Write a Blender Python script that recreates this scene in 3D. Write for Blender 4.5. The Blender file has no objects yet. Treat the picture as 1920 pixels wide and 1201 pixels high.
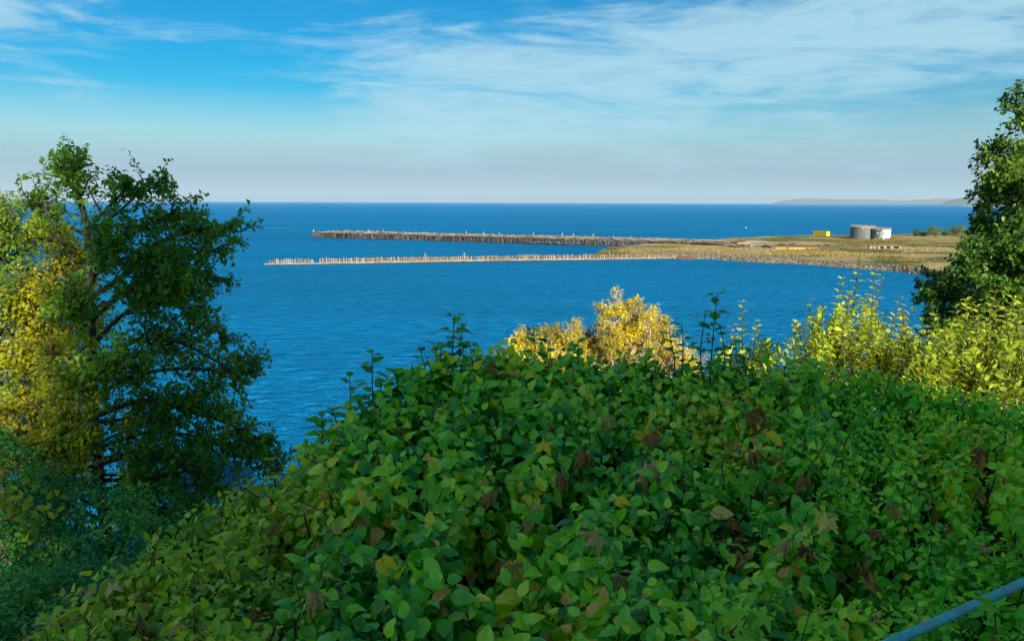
import bpy, math, random
import numpy as np
from mathutils import Matrix, Vector

# ------------------------------------------------------------------ camera, sky, sun, exposure
scene = bpy.context.scene
COL = scene.collection
RS = np.random.RandomState(7)
random.seed(7)
rad = math.radians

CAM_Z = 27.0
LENS = 28.0
FPX = 1920 * LENS / 36.0
PITCH, ROLL = rad(8.44), rad(0.2)
SUN_EL, SUN_AZ = rad(21.0), rad(22.0)        # azimuth: to the right of straight behind the camera
RAY_M = Matrix.Rotation(math.pi / 2 - PITCH, 3, 'X') @ Matrix.Rotation(ROLL, 3, 'Z')

cam_data = bpy.data.cameras.new('camera')
cam_data.lens = LENS
cam_data.sensor_width = 36.0
cam_data.clip_start = 0.05
cam_data.clip_end = 200000.0
cam = bpy.data.objects.new('camera', cam_data)
cam.matrix_world = Matrix.Translation((0, 0, CAM_Z)) @ RAY_M.to_4x4()
COL.objects.link(cam)
scene.camera = cam

scene.render.engine = 'CYCLES'
scene.cycles.use_denoising = True
scene.cycles.max_bounces = 6
scene.cycles.diffuse_bounces = 3
scene.cycles.glossy_bounces = 2
scene.cycles.transmission_bounces = 4
scene.cycles.transparent_max_bounces = 6
scene.cycles.volume_bounces = 0
scene.view_settings.view_transform = 'Standard'
scene.view_settings.look = 'None'
scene.view_settings.exposure = 1.45
scene.view_settings.gamma = 1.0
scene.view_settings.use_curve_mapping = False


class NT:
    """small helper around a node tree"""
    def __init__(self, tree):
        self.t = tree
        self.n = tree.nodes
        self.n.clear()

    def add(self, kind, **kw):
        nd = self.n.new(kind)
        for k, v in kw.items():
            setattr(nd, k, v)
        return nd

    def link(self, a, b):
        self.t.links.new(a, b)

    def put(self, v, sock):
        if hasattr(v, 'is_output'):
            self.t.links.new(v, sock)
        else:
            sock.default_value = v

    def math(self, op, a, b=0.0, c=0.0, clamp=False):
        nd = self.add('ShaderNodeMath', operation=op, use_clamp=clamp)
        self.put(a, nd.inputs[0]); self.put(b, nd.inputs[1]); self.put(c, nd.inputs[2])
        return nd.outputs[0]

    def maprange(self, v, a, b, c=0.0, d=1.0, smooth=True):
        nd = self.add('ShaderNodeMapRange', interpolation_type='SMOOTHSTEP' if smooth else 'LINEAR')
        self.put(v, nd.inputs['Value'])
        for k, x in zip(('From Min', 'From Max', 'To Min', 'To Max'), (a, b, c, d)):
            nd.inputs[k].default_value = x
        return nd.outputs['Result']

    def mix(self, fac, a, b, blend='MIX'):
        nd = self.add('ShaderNodeMix', data_type='RGBA', blend_type=blend)
        self.put(fac, nd.inputs[0])
        self.put(a, nd.inputs[6]); self.put(b, nd.inputs[7])
        return nd.outputs[2]

    def noise(self, vec, scale, detail=4.0, rough=0.5, dist=0.0):
        nd = self.add('ShaderNodeTexNoise')
        if vec is not None:
            self.link(vec, nd.inputs['Vector'])
        nd.inputs['Scale'].default_value = scale
        nd.inputs['Detail'].default_value = detail
        nd.inputs['Roughness'].default_value = rough
        nd.inputs['Distortion'].default_value = dist
        return nd.outputs['Fac']

    def mapping(self, vec, loc=(0, 0, 0), rot=(0, 0, 0), scale=(1, 1, 1)):
        nd = self.add('ShaderNodeMapping')
        self.link(vec, nd.inputs['Vector'])
        nd.inputs['Location'].default_value = loc
        nd.inputs['Rotation'].default_value = rot
        nd.inputs['Scale'].default_value = scale
        return nd.outputs['Vector']

    def ramp(self, fac, stops):
        nd = self.add('ShaderNodeValToRGB')
        self.put(fac, nd.inputs['Fac'])
        el = nd.color_ramp.elements
        while len(el) < len(stops):
            el.new(0.5)
        for e, (p, c) in zip(el, stops):
            e.position = p
            e.color = (c[0], c[1], c[2], 1.0)
        return nd.outputs['Color']


def build_world():
    world = bpy.data.worlds.new('World')
    scene.world = world
    world.use_nodes = True
    g = NT(world.node_tree)
    sky = g.add('ShaderNodeTexSky', sky_type='NISHITA')
    sky.sun_disc = False
    sky.sun_elevation = SUN_EL
    sky.sun_rotation = math.pi - SUN_AZ
    sky.altitude = 30
    sky.air_density = 1.0
    sky.dust_density = 0.6
    sky.ozone_density = 2.0
    d = g.add('ShaderNodeTexCoord').outputs['Generated']
    xyz = g.add('ShaderNodeSeparateXYZ'); g.link(d, xyz.inputs[0])
    X, Y, Z = xyz.outputs
    hs = g.add('ShaderNodeHueSaturation')
    hs.inputs['Saturation'].default_value = 2.25
    hs.inputs['Value'].default_value = 0.79
    hs.inputs['Hue'].default_value = 0.5
    g.link(sky.outputs[0], hs.inputs['Color'])
    base = hs.outputs['Color']
    # thin haze lying on the horizon, all round
    hz = g.maprange(Z, 0.0, 0.17, 1.0, 0.0)
    base = g.mix(g.math('MULTIPLY', hz, 0.80), base, (2.15, 3.7, 5.1, 1))
    band = g.math('MULTIPLY', g.maprange(Z, 0.012, 0.035, 0, 1), g.maprange(Z, 0.035, 0.085, 1, 0))
    bn = g.noise(g.mapping(d, scale=(2, 2, 30)), 1.0, 3)
    base = g.mix(g.math('MULTIPLY', band, g.maprange(bn, 0.3, 0.6, 0.3, 0.6)), base, (2.3, 3.3, 4.7, 1))
    # cirrus: long streaks, tilted, combed and broken by finer noise
    v1 = g.mapping(d, loc=(0.35, 0.0, 0.10), rot=(0, rad(13), 0), scale=(2.4, 2.4, 15.0))
    n1 = g.noise(v1, 1.5, 7, 0.66, 1.4)
    v2 = g.mapping(d, loc=(1.7, 3.0, 0.4), rot=(0, rad(20), 0), scale=(5.0, 5.0, 27.0))
    n2 = g.noise(v2, 1.6, 6, 0.66, 0.9)
    v3 = g.mapping(d, loc=(3.1, 0.2, 2.0), scale=(1.0, 1.0, 2.0))
    n3 = g.noise(v3, 1.7, 2, 0.5, 0.3)
    az = g.math('DIVIDE', X, g.math('ADD', g.math('ABSOLUTE', Y), 0.001))
    # the broad bank that fans out from low in the middle to high on the right
    tilt = g.math('SUBTRACT', Z, g.math('MULTIPLY_ADD', az, 0.09, 0.135))
    bank = g.math('MULTIPLY', g.maprange(g.math('ABSOLUTE', tilt), 0.02, 0.105, 1.0, 0.0),
                  g.maprange(az, -0.30, -0.10, 0.0, 1.0))
    # scattered wisps high on the left, and a thin level streak lower down
    wisp = g.math('MULTIPLY', g.maprange(az, -0.62, -0.36, 1.0, 0.0), g.maprange(Z, 0.115, 0.17, 0.0, 1.0))
    streak = g.math('MULTIPLY', g.maprange(g.math('ABSOLUTE', g.math('SUBTRACT', Z, 0.124)), 0.0, 0.006, 1.0, 0.0), g.maprange(az, -0.50, -0.32, 1.0, 0.0))
    cov = g.math('ADD', g.math('MULTIPLY', n1, 0.85), g.math('MULTIPLY', n2, 0.45))
    cov = g.math('ADD', cov, g.math('MULTIPLY_ADD', bank, 0.31, -0.04))
    cov = g.math('ADD', cov, g.math('MULTIPLY', wisp, 0.25))
    cov = g.math('ADD', cov, g.math('MULTIPLY', streak, 0.12))
    cov = g.math('ADD', cov, g.math('MULTIPLY_ADD', n3, 0.24, -0.12))
    c = g.maprange(cov, 0.59, 0.99, 0.0, 1.0)
    c = g.math('MULTIPLY', c, g.maprange(Z, 0.01, 0.09, 0.25, 1.0))
    col = g.mix(g.math('MULTIPLY', c, 0.86), base, (3.3, 5.3, 6.2, 1))
    bg = g.add('ShaderNodeBackground')
    g.link(col, bg.inputs['Color'])
    bg.inputs['Strength'].default_value = 0.05
    out = g.add('ShaderNodeOutputWorld')
    g.link(bg.outputs[0], out.inputs['Surface'])


build_world()

sun_data = bpy.data.lights.new('sun', 'SUN')
sun_data.energy = 4.6
sun_data.angle = rad(0.53)
sun_data.color = (1.0, 0.93, 0.76)
sun = bpy.data.objects.new('sun', sun_data)
SUN_DIR = Vector((math.sin(SUN_AZ) * math.cos(SUN_EL), -math.cos(SUN_AZ) * math.cos(SUN_EL), math.sin(SUN_EL)))
sun.rotation_euler = SUN_DIR.to_track_quat('Z', 'Y').to_euler()
sun.location = (20, -40, 60)
COL.objects.link(sun)

# ------------------------------------------------------------------ placing helpers
_R = np.array(RAY_M)
CAM = np.array([0.0, 0.0, CAM_Z])


def ray(px, py):
    return _R @ np.array([(px - 960.0) / FPX, -(py - 600.5) / FPX, -1.0])


def P(px, py, Y):
    """point at depth Y (metres ahead) on the sight line through a photograph pixel"""
    d = ray(px, py)
    return CAM + d * (Y / d[1])


def W(px, py, z=0.0):
    """point at height z on the sight line through a photograph pixel"""
    d = ray(px, py)
    return CAM + d * ((z - CAM_Z) / d[2])


_Ri = np.linalg.inv(_R)


def proj(pts):
    q = (np.atleast_2d(pts) - CAM) @ _Ri.T
    return np.stack([960 + FPX * q[:, 0] / -q[:, 2], 600.5 - FPX * q[:, 1] / -q[:, 2], -q[:, 2]], 1)


def unit(v):
    v = np.asarray(v, float)
    return v / np.maximum(np.linalg.norm(v, axis=-1, keepdims=True), 1e-9)


# ------------------------------------------------------------------ object helpers
def tag(o, label=None, cat=None, group=None, kind=None):
    if label: o['label'] = label
    if cat: o['category'] = cat
    if group: o['group'] = group
    if kind: o['kind'] = kind
    return o


def thing(name, label, cat, loc=(0, 0, 0), rz=0.0, group=None):
    o = bpy.data.objects.new(name, None)
    o.empty_display_size = 0.2
    o.location = loc
    o.rotation_euler = (0, 0, rz)
    COL.objects.link(o)
    return tag(o, label, cat, group)


def obj(name, me, parent=None, M=None, world=False):
    """link a mesh; world=True: its vertices are world coordinates and its parent is an unrotated Empty"""
    o = bpy.data.objects.new(name, me)
    COL.objects.link(o)
    if parent is not None:
        o.parent = parent
        if world:
            q, base = parent, Vector((0, 0, 0))
            while q is not None:
                base += q.location; q = q.parent
            o.location = -base
    if M is not None:
        o.matrix_local = M
    return o


class MB:
    """collects shapes; build() makes ONE mesh"""
    def __init__(self):
        self.v, self.f, self.a, self.n = [], [], [], 0

    def add(self, V, Fc, a=0.5):
        V = np.asarray(V, float)
        self.v.append(V)
        for f in Fc:
            self.f.append([i + self.n for i in f])
        self.a.append(np.full(len(V), a) if np.isscalar(a) else np.asarray(a))
        self.n += len(V)
        return self

    def box(self, c, s, rz=0.0, a=0.5, taper=1.0, R=None):
        sx, sy, sz = [k / 2 for k in s]
        V = np.array([[x * sx * (taper if z > 0 else 1), y * sy * (taper if z > 0 else 1), z * sz]
                      for z in (-1, 1) for x, y in ((-1, -1), (1, -1), (1, 1), (-1, 1))])
        if R is None:
            cs, sn = math.cos(rz), math.sin(rz)
            R = np.array([[cs, -sn, 0], [sn, cs, 0], [0, 0, 1]])
        V = V @ R.T + np.asarray(c)
        return self.add(V, [(3, 2, 1, 0), (4, 5, 6, 7), (0, 1, 5, 4), (1, 2, 6, 5), (2, 3, 7, 6), (3, 0, 4, 7)], a)

    def beam(self, p, q, w, h, a=0.5):
        p, q = np.asarray(p, float), np.asarray(q, float)
        d = q - p; L = np.linalg.norm(d); d = d / L
        up = np.array([0, 0, 1.0]) if abs(d[2]) < .95 else np.array([0, 1.0, 0])
        s = unit(np.cross(up, d)); u = np.cross(d, s)
        return self.box((p + q) / 2, (L, w, h), R=np.stack([d, s, u], 1), a=a)

    def tube(self, pts, r, n=6, a=0.5, cap=True):
        pts = np.asarray(pts, float)
        m = len(pts)
        r = np.full(m, r) if np.isscalar(r) else np.interp(np.linspace(0, 1, m), np.linspace(0, 1, len(r)), r)
        t = unit(np.gradient(pts, axis=0))
        ref = np.array([0.31, 0.17, 0.93]) if abs(t[0] @ np.array([0.31, 0.17, 0.93])) < .9 else np.array([1.0, 0, 0])
        V = []
        s = unit(np.cross(t[0], ref))
        for i in range(m):
            s = unit(s - t[i] * (s @ t[i])); b = np.cross(t[i], s)
            for k in range(n):
                an = 2 * math.pi * k / n
                V.append(pts[i] + r[i] * (math.cos(an) * s + math.sin(an) * b))
        Fc = [(i * n + k, i * n + (k + 1) % n, (i + 1) * n + (k + 1) % n, (i + 1) * n + k)
              for i in range(m - 1) for k in range(n)]
        if cap:
            Fc.append(tuple(range(n))[::-1]); Fc.append(tuple((m - 1) * n + k for k in range(n)))
        return self.add(V, Fc, a)

    def mesh(self, name, mat, smooth=False):
        me = bpy.data.meshes.new(name)
        V = np.concatenate(self.v)
        me.from_pydata(V.tolist(), [], self.f)
        at = me.attributes.new('rnd', 'FLOAT', 'POINT')
        at.data.foreach_set('value', np.concatenate(self.a).astype(np.float32))
        if mat: me.materials.append(mat)
        if smooth: me.shade_smooth()
        return me

    def build(self, name, mat, parent=None, smooth=False, world=True):
        return obj(name, self.mesh(name, mat, smooth), parent, world=(world and parent is not None))


# ------------------------------------------------------------------ materials
def new_mat(name):
    m = bpy.data.materials.new(name)
    m.use_nodes = True
    return m, NT(m.node_tree)


def principled(g, color, rough=0.7, spec=0.4, bump=None, bump_str=0.3, bump_dist=0.02, metal=0.0):
    b = g.add('ShaderNodeBsdfPrincipled')
    g.put(color, b.inputs['Base Color'])
    g.put(rough, b.inputs['Roughness'])
    b.inputs['Specular IOR Level'].default_value = spec
    b.inputs['Metallic'].default_value = metal
    if bump is not None:
        bn = g.add('ShaderNodeBump')
        bn.inputs['Strength'].default_value = bump_str
        bn.inputs['Distance'].default_value = bump_dist
        g.link(bump, bn.inputs['Height'])
        g.link(bn.outputs[0], b.inputs['Normal'])
    return b


def finish(g, shader):
    o = g.add('ShaderNodeOutputMaterial')
    g.link(shader, o.inputs['Surface'])


def surf_mat(name, c1, c2, scale=1.0, rough=0.8, spec=0.3, bump=0.3, dist=0.02, stretch=(1, 1, 1), c3=None, use_attr=False, metal=0.0, weed=0.0):
    m, g = new_mat(name)
    co = g.add('ShaderNodeTexCoord').outputs['Object']
    v = g.mapping(co, scale=stretch)
    n = g.noise(v, scale, 6, 0.6, 0.3)
    col = g.ramp(n, [(0.33, c1), (0.66, c2)])
    if c3 is not None:
        n2 = g.noise(v, scale * 0.37, 5, 0.65)
        col = g.mix(g.maprange(n2, 0.52, 0.62), col, (*c3, 1))
    if use_attr:
        at = g.add('ShaderNodeAttribute', attribute_name='rnd')
        k = g.math('MULTIPLY_ADD', at.outputs['Fac'], 0.75, 0.5)
        hv = g.add('ShaderNodeHueSaturation'); g.link(col, hv.inputs['Color']); g.link(k, hv.inputs['Value'])
        col = hv.outputs[0]
    if weed:                                   # weed and wet tide stain on the foot of a pile
        z = g.add('ShaderNodeSeparateXYZ'); g.link(co, z.inputs[0])
        lv = g.math('MULTIPLY_ADD', n, 0.25, z.outputs[2])
        col = g.mix(g.maprange(lv, weed, weed + .14, 0.85, 0.0), col, (0.022, 0.021, 0.013, 1))
    finish(g, principled(g, col, rough, spec, n, bump, dist, metal).outputs[0])
    return m


def leaf_mat(name, stops, rough=0.42, spec=0.5, transl=0.32, veins=True, tboost=1.6):
    """attribute luv: x across the blade -1..1, y along it 0..1, z the leaf's own tone 0..1"""
    m, g = new_mat(name)
    at = g.add('ShaderNodeAttribute', attribute_name='luv')
    s = g.add('ShaderNodeSeparateXYZ'); g.link(at.outputs['Vector'], s.inputs[0])
    lx, ly, tone = s.outputs
    pos = g.add('ShaderNodeNewGeometry').outputs['Position']
    blot = g.noise(pos, 45.0 if veins else 20.0, 3, 0.6)
    t = g.math('ADD', tone, g.math('MULTIPLY_ADD', blot, 0.22, -0.11))
    col = g.ramp(t, stops)
    bump = None
    if veins:
        ax = g.math('ABSOLUTE', lx)
        # arching side veins and a pale midrib
        ph = g.math('SUBTRACT', g.math('MULTIPLY', ly, 44.0), g.math('MULTIPLY', g.math('POWER', ax, 0.7), 17.0))
        vein = g.maprange(g.math('SINE', ph), 0.72, 1.0)
        rib = g.maprange(ax, 0.0, 0.11, 1.0, 0.0)
        line = g.math('MAXIMUM', g.math('MULTIPLY', vein, 0.4), rib)
        pale = g.mix(0.55, col, (0.16, 0.22, 0.05, 1))
        col = g.mix(g.math('MULTIPLY', line, 0.55), col, pale)
        edge = g.maprange(ax, 0.8, 1.0)
        col = g.mix(g.math('MULTIPLY', edge, 0.35), col, pale)
        bump = g.math('SUBTRACT', 1.0, line)
    p = principled(g, col, rough, spec, bump, 0.35, 0.004)
    tr = g.add('ShaderNodeBsdfTranslucent')
    tc = g.mix(1.0, col, (tboost * 1.15, tboost, tboost * 0.45, 1), 'MULTIPLY')
    g.link(tc, tr.inputs['Color'])
    mx = g.add('ShaderNodeMixShader'); mx.inputs[0].default_value = transl
    g.link(p.outputs[0], mx.inputs[1]); g.link(tr.outputs[0], mx.inputs[2])
    finish(g, mx.outputs[0])
    return m


M = {}
M['dogwood'] = leaf_mat('dogwood_leaf', [(0.0, (0.014, 0.14, 0.012)), (0.26, (0.06, 0.36, 0.013)), (0.50, (0.18, 0.58, 0.013)), (0.76, (0.46, 0.70, 0.015)), (0.92, (0.74, 0.58, 0.012)), (1.0, (0.60, 0.26, 0.03))], 0.26, 0.6, 0.28)
M['olive'] = leaf_mat('olive_leaf', [(0.0, (0.04, 0.19, 0.014)), (0.35, (0.17, 0.40, 0.014)), (0.65, (0.38, 0.54, 0.016)), (0.85, (0.56, 0.58, 0.02)), (0.95, (0.66, 0.52, 0.02)), (1.0, (0.44, 0.22, 0.05))], 0.45, 0.45)
M['vine'] = leaf_mat('vine_leaf', [(0.0, (0.025, 0.22, 0.014)), (0.4, (0.10, 0.52, 0.014)), (0.7, (0.28, 0.66, 0.014)), (0.9, (0.48, 0.70, 0.016)), (1.0, (0.64, 0.54, 0.02))], 0.42, 0.5)
M['sunny'] = leaf_mat('pale_leaf', [(0.0, (0.07, 0.16, 0.015)), (0.4, (0.26, 0.36, 0.020)), (0.75, (0.48, 0.53, 0.04)), (1.0, (0.60, 0.62, 0.08))], 0.5, 0.35, 0.38)
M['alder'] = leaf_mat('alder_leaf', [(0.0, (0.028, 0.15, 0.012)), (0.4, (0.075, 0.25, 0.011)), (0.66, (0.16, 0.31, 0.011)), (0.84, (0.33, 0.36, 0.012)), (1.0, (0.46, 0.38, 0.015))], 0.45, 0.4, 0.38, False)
M['alder_y'] = leaf_mat('alder_leaf_sunlit', [(0.0, (0.07, 0.17, 0.010)), (0.4, (0.19, 0.27, 0.010)), (0.7, (0.34, 0.35, 0.012)), (1.0, (0.46, 0.38, 0.015))], 0.45, 0.4, 0.42, False)  # yellower copy of the alder leaf, the sunlight put into its colour
M['dark_shrub'] = leaf_mat('dark_shrub_leaf', [(0.0, (0.012, 0.13, 0.036)), (0.5, (0.035, 0.25, 0.040)), (0.85, (0.12, 0.36, 0.03)), (1.0, (0.36, 0.44, 0.03))], 0.45, 0.45, 0.3, False)
M['willow'] = leaf_mat('willow_leaf', [(0.0, (0.11, 0.11, 0.008)), (0.35, (0.30, 0.26, 0.004)), (0.7, (0.52, 0.43, 0.005)), (1.0, (0.66, 0.58, 0.015))], 0.5, 0.3, 0.35, False)
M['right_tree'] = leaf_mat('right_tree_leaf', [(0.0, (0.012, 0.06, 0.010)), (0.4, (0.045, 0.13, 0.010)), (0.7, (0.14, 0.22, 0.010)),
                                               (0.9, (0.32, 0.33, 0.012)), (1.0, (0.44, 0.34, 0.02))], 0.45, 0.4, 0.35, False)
M['maple_green'] = leaf_mat('maple_green', [(0.0, (0.06, 0.26, 0.02)), (0.5, (0.14, 0.42, 0.02)), (1.0, (0.28, 0.52, 0.02))], 0.5, 0.35, 0.35)
M['maple_dead'] = leaf_mat('maple_dead', [(0.0, (0.19, 0.075, 0.026)), (0.3, (0.32, 0.14, 0.04)), (0.55, (0.50, 0.29, 0.10)), (0.72, (0.62, 0.42, 0.16)), (0.85, (0.66, 0.46, 0.03)), (1.0, (0.70, 0.50, 0.012))], 0.7, 0.2, 0.2)
M['sea_shrub'] = leaf_mat('spit_shrub_leaf', [(0.0, (0.03, 0.075, 0.02)), (0.5, (0.07, 0.12, 0.025)), (1.0, (0.16, 0.17, 0.04))], 0.6, 0.2, 0.2, False)
M['spit_grass'] = leaf_mat('spit_grass_blade', [(0.0, (0.04, 0.055, 0.013)), (0.4, (0.12, 0.105, 0.026)), (0.7, (0.22, 0.17, 0.055)), (1.0, (0.34, 0.26, 0.105))], 0.7, 0.15, 0.2, False)
M['bark'] = surf_mat('bark', (0.035, 0.028, 0.022), (0.10, 0.085, 0.07), 9, 0.9, 0.2, 0.6, 0.02, (1, 1, 0.35))
M['pale_bark'] = surf_mat('pale_bark', (0.16, 0.12, 0.085), (0.34, 0.27, 0.20), 9, 0.9, 0.2, 0.5, 0.02, (1, 1, 0.35))
M['stem'] = surf_mat('stem', (0.03, 0.018, 0.014), (0.075, 0.045, 0.03), 30, 0.7, 0.3, 0.3, 0.003)
M['green_stem'] = surf_mat('green_stem', (0.05, 0.06, 0.02), (0.13, 0.12, 0.05), 30, 0.7, 0.3, 0.3, 0.003)
M['soil'] = surf_mat('soil', (0.022, 0.02, 0.012), (0.05, 0.045, 0.022), 2.5, 0.95, 0.1, 0.8, 0.08, c3=(0.03, 0.045, 0.012))
M['pile'] = surf_mat('pile_wood', (0.13, 0.10, 0.068), (0.34, 0.27, 0.185), 2.2, 0.9, 0.2, 0.5, 0.05, (1, 1, 0.25), use_attr=True, weed=.26)
M['wale'] = surf_mat('wale_wood', (0.13, 0.105, 0.08), (0.30, 0.255, 0.20), 1.2, 0.9, 0.2, 0.4, 0.05, use_attr=True)
M['pier_pile'] = surf_mat('pier_pile_wood', (0.035, 0.026, 0.02), (0.22, 0.175, 0.135), 1.0, 0.9, 0.2, 0.4, 0.05, (1, 1, .3), use_attr=True, weed=.36)
M['tar_wood'] = surf_mat('tarred_wood', (0.035, 0.026, 0.020), (0.14, 0.105, 0.08), 0.6, 0.9, 0.2, 0.5, 0.08, (1, 1, 1), c3=(0.20, 0.165, 0.10), use_attr=True)
M['concrete'] = surf_mat('pale_concrete', (0.30, 0.285, 0.25), (0.50, 0.47, 0.42), 1.2, 0.85, 0.3, 0.3, 0.03)
M['stone'] = surf_mat('riprap_stone', (0.09, 0.076, 0.054), (0.22, 0.185, 0.13), 0.5, 0.9, 0.2, 0.5, 0.1, use_attr=True)
M['yellow_paint'] = surf_mat('yellow_paint', (0.62, 0.42, 0.004), (0.70, 0.49, 0.006), 0.4, 0.55, 0.4, 0.1, 0.01)
M['orange_paint'] = surf_mat('orange_paint', (0.46, 0.14, 0.008), (0.55, 0.19, 0.015), 0.6, 0.6, 0.3, 0.1, 0.01, c3=(0.45, 0.16, 0.03))
M['rust'] = surf_mat('rust', (0.075, 0.032, 0.02), (0.15, 0.075, 0.045), 0.7, 0.9, 0.2, 0.4, 0.05)
M['dark_void'] = surf_mat('dark_opening', (0.012, 0.012, 0.013), (0.025, 0.024, 0.022), 1, 0.9, 0.1, 0.1, 0.01)
M['rail'] = surf_mat('galvanised_pipe', (0.02, 0.30, 0.29), (0.07, 0.46, 0.44), 22, 0.45, 0.5, 0.25, 0.003, c3=(0.16, 0.26, 0.25))
M['white_paint'] = surf_mat('white_paint', (0.66, 0.66, 0.64), (0.80, 0.80, 0.78), 1, 0.6, 0.4, 0.1, 0.01)
M['siding'] = surf_mat('grey_siding', (0.28, 0.30, 0.31), (0.36, 0.38, 0.39), 1.5, 0.7, 0.3, 0.2, 0.01)
M['shingle'] = surf_mat('roof_shingle', (0.05, 0.05, 0.052), (0.10, 0.095, 0.09), 4, 0.9, 0.2, 0.5, 0.02)
M['pane'] = surf_mat('window_glass', (0.03, 0.04, 0.05), (0.05, 0.06, 0.07), 1, 0.05, 0.8, 0.0, 0.01)


def tank_mat(name, white):
    m, g = new_mat(name)
    co = g.add('ShaderNodeTexCoord').outputs['Object']
    xyz = g.add('ShaderNodeSeparateXYZ'); g.link(co, xyz.inputs[0])
    st = g.noise(g.mapping(co, scale=(1, 1, 0.12)), 0.55, 6, 0.65)
    col = g.ramp(st, [(0.3, (0.055, 0.066, 0.078)), (0.6, (0.105, 0.112, 0.118))])
    rs = g.noise(g.mapping(co, loc=(5, 2, 0), scale=(1, 1, 0.3)), 0.28, 6, 0.7)
    col = g.mix(g.maprange(rs, 0.56, 0.68, 0, 0.75), col, (0.15, 0.085, 0.055, 1))
    top = g.noise(g.mapping(co, scale=(1, 1, 0.4)), 0.8, 5, 0.7)
    if white:
        pn = g.noise(g.mapping(co, loc=(1, 3, 0), scale=(1.0, 1.0, 0.9)), 0.62, 5, 0.6, 0.4)
        side = g.maprange(xyz.outputs[0], -4.2, 0.5, -0.12, 0.16)
        pk = g.maprange(g.math('ADD', pn, side), 0.475, 0.53)
        col = g.mix(pk, col, (0.46, 0.46, 0.44, 1))
    finish(g, principled(g, col, 0.65, 0.35, top, 0.15, 0.05).outputs[0])
    return m


M['tank_dark'] = tank_mat('tank_steel', False)
M['tank_white'] = tank_mat('tank_peeling', True)
M['tank_rim'] = surf_mat('tank_rim', (0.14, 0.09, 0.06), (0.36, 0.31, 0.25), 0.8, 0.8, 0.2, 0.2, 0.03)


# ------------------------------------------------------------------ water
def build_water():
    m, g = new_mat('sea_water')
    pos = g.add('ShaderNodeNewGeometry').outputs['Position']
    w1 = g.noise(g.mapping(pos, rot=(0, 0, rad(-12)), scale=(0.62, 1.0, 1)), 0.36, 5, 0.70, 0.5)
    w2 = g.noise(g.mapping(pos, rot=(0, 0, rad(9)), scale=(0.5, 1.0, 1)), 0.13, 4, 0.55, 0.4)
    w3 = g.noise(g.mapping(pos, rot=(0, 0, rad(4)), scale=(0.25, 1.0, 1)), 0.012, 4, 0.6, 0.6)
    h = g.math('ADD', g.math('MULTIPLY', w1, 10.0), g.math('MULTIPLY', w2, 3.0))
    bn = g.add('ShaderNodeBump')
    bn.inputs['Strength'].default_value = 1.0
    bn.inputs['Distance'].default_value = 1.0
    g.link(h, bn.inputs['Height'])
    # light scattered back out of the water, patchy where currents and gusts run
    body = g.ramp(w3, [(0.35, (0.0002, 0.160, 0.400)), (0.65, (0.0003, 0.215, 0.520))])
    df = g.add('ShaderNodeBsdfDiffuse'); g.link(body, df.inputs['Color']); g.link(bn.outputs[0], df.inputs['Normal'])
    gl = g.add('ShaderNodeBsdfGlossy'); gl.inputs['Color'].default_value = (0.22, 0.74, 1.0, 1)
    gl.inputs['Roughness'].default_value = 0.22; g.link(bn.outputs[0], gl.inputs['Normal'])
    fr = g.add('ShaderNodeFresnel'); fr.inputs['IOR'].default_value = 1.333; g.link(bn.outputs[0], fr.inputs['Normal'])
    # the slopes of a rough sea never turn wholly mirror-like: cap the grazing reflectance
    fac = g.math('MULTIPLY', g.math('MINIMUM', fr.outputs[0], 0.8), 0.56)
    mx = g.add('ShaderNodeMixShader'); g.link(fac, mx.inputs[0]); g.link(df.outputs[0], mx.inputs[1]); g.link(gl.outputs[0], mx.inputs[2])
    finish(g, mx.outputs[0])
    me = bpy.data.meshes.new('water')
    S = 40000.0
    me.from_pydata([(-S, -S, 0), (S, -S, 0), (S, S, 0), (-S, S, 0)], [], [(0, 1, 2, 3)])
    me.materials.append(m)
    tag(obj('water', me), kind='structure')


build_water()


# ------------------------------------------------------------------ bluff under the viewpoint
def vnoise(x, y, seed=0):
    """smooth value noise, any array shape"""
    x, y = np.asarray(x, float), np.asarray(y, float)
    xi, yi = np.floor(x).astype(int), np.floor(y).astype(int)
    fx, fy = x - xi, y - yi
    fx, fy = fx * fx * (3 - 2 * fx), fy * fy * (3 - 2 * fy)

    def h(a, b):
        n = (a * 374761393 + b * 668265263 + seed * 974711) & 0x7fffffff
        n = ((n ^ (n >> 13)) * 1274126177) & 0x7fffffff
        return ((n ^ (n >> 16)) & 0xffff) / 65535.0
    return (h(xi, yi) * (1 - fx) + h(xi + 1, yi) * fx) * (1 - fy) + (h(xi, yi + 1) * (1 - fx) + h(xi + 1, yi + 1) * fx) * fy


RIDGE_PX = np.array([60, 150, 250, 330, 400, 450, 510, 560, 610, 650, 700, 760, 820, 880, 960, 1050, 1150, 1300, 1400, 1500, 1600, 1700, 1800, 1900, 2000])
RIDGE_PY = np.array([1195, 1130, 1055, 1010, 965, 935, 905, 880, 815, 795, 760, 722, 690, 672, 668, 680, 686, 690, 695, 698, 702, 712, 730, 752, 770])
RIDGE_Y = np.array([3.0, 3.2, 3.5, 3.7, 3.9, 4.0, 4.2, 4.3, 4.5, 4.7, 4.9, 5.1, 5.3, 5.4, 5.5, 5.5, 5.5, 5.5, 5.4, 5.3, 5.2, 5.1, 4.9, 4.7, 4.6])
RIDGE_Z = np.array([P(a, b, c)[2] for a, b, c in zip(RIDGE_PX, RIDGE_PY, RIDGE_Y)])


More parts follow.
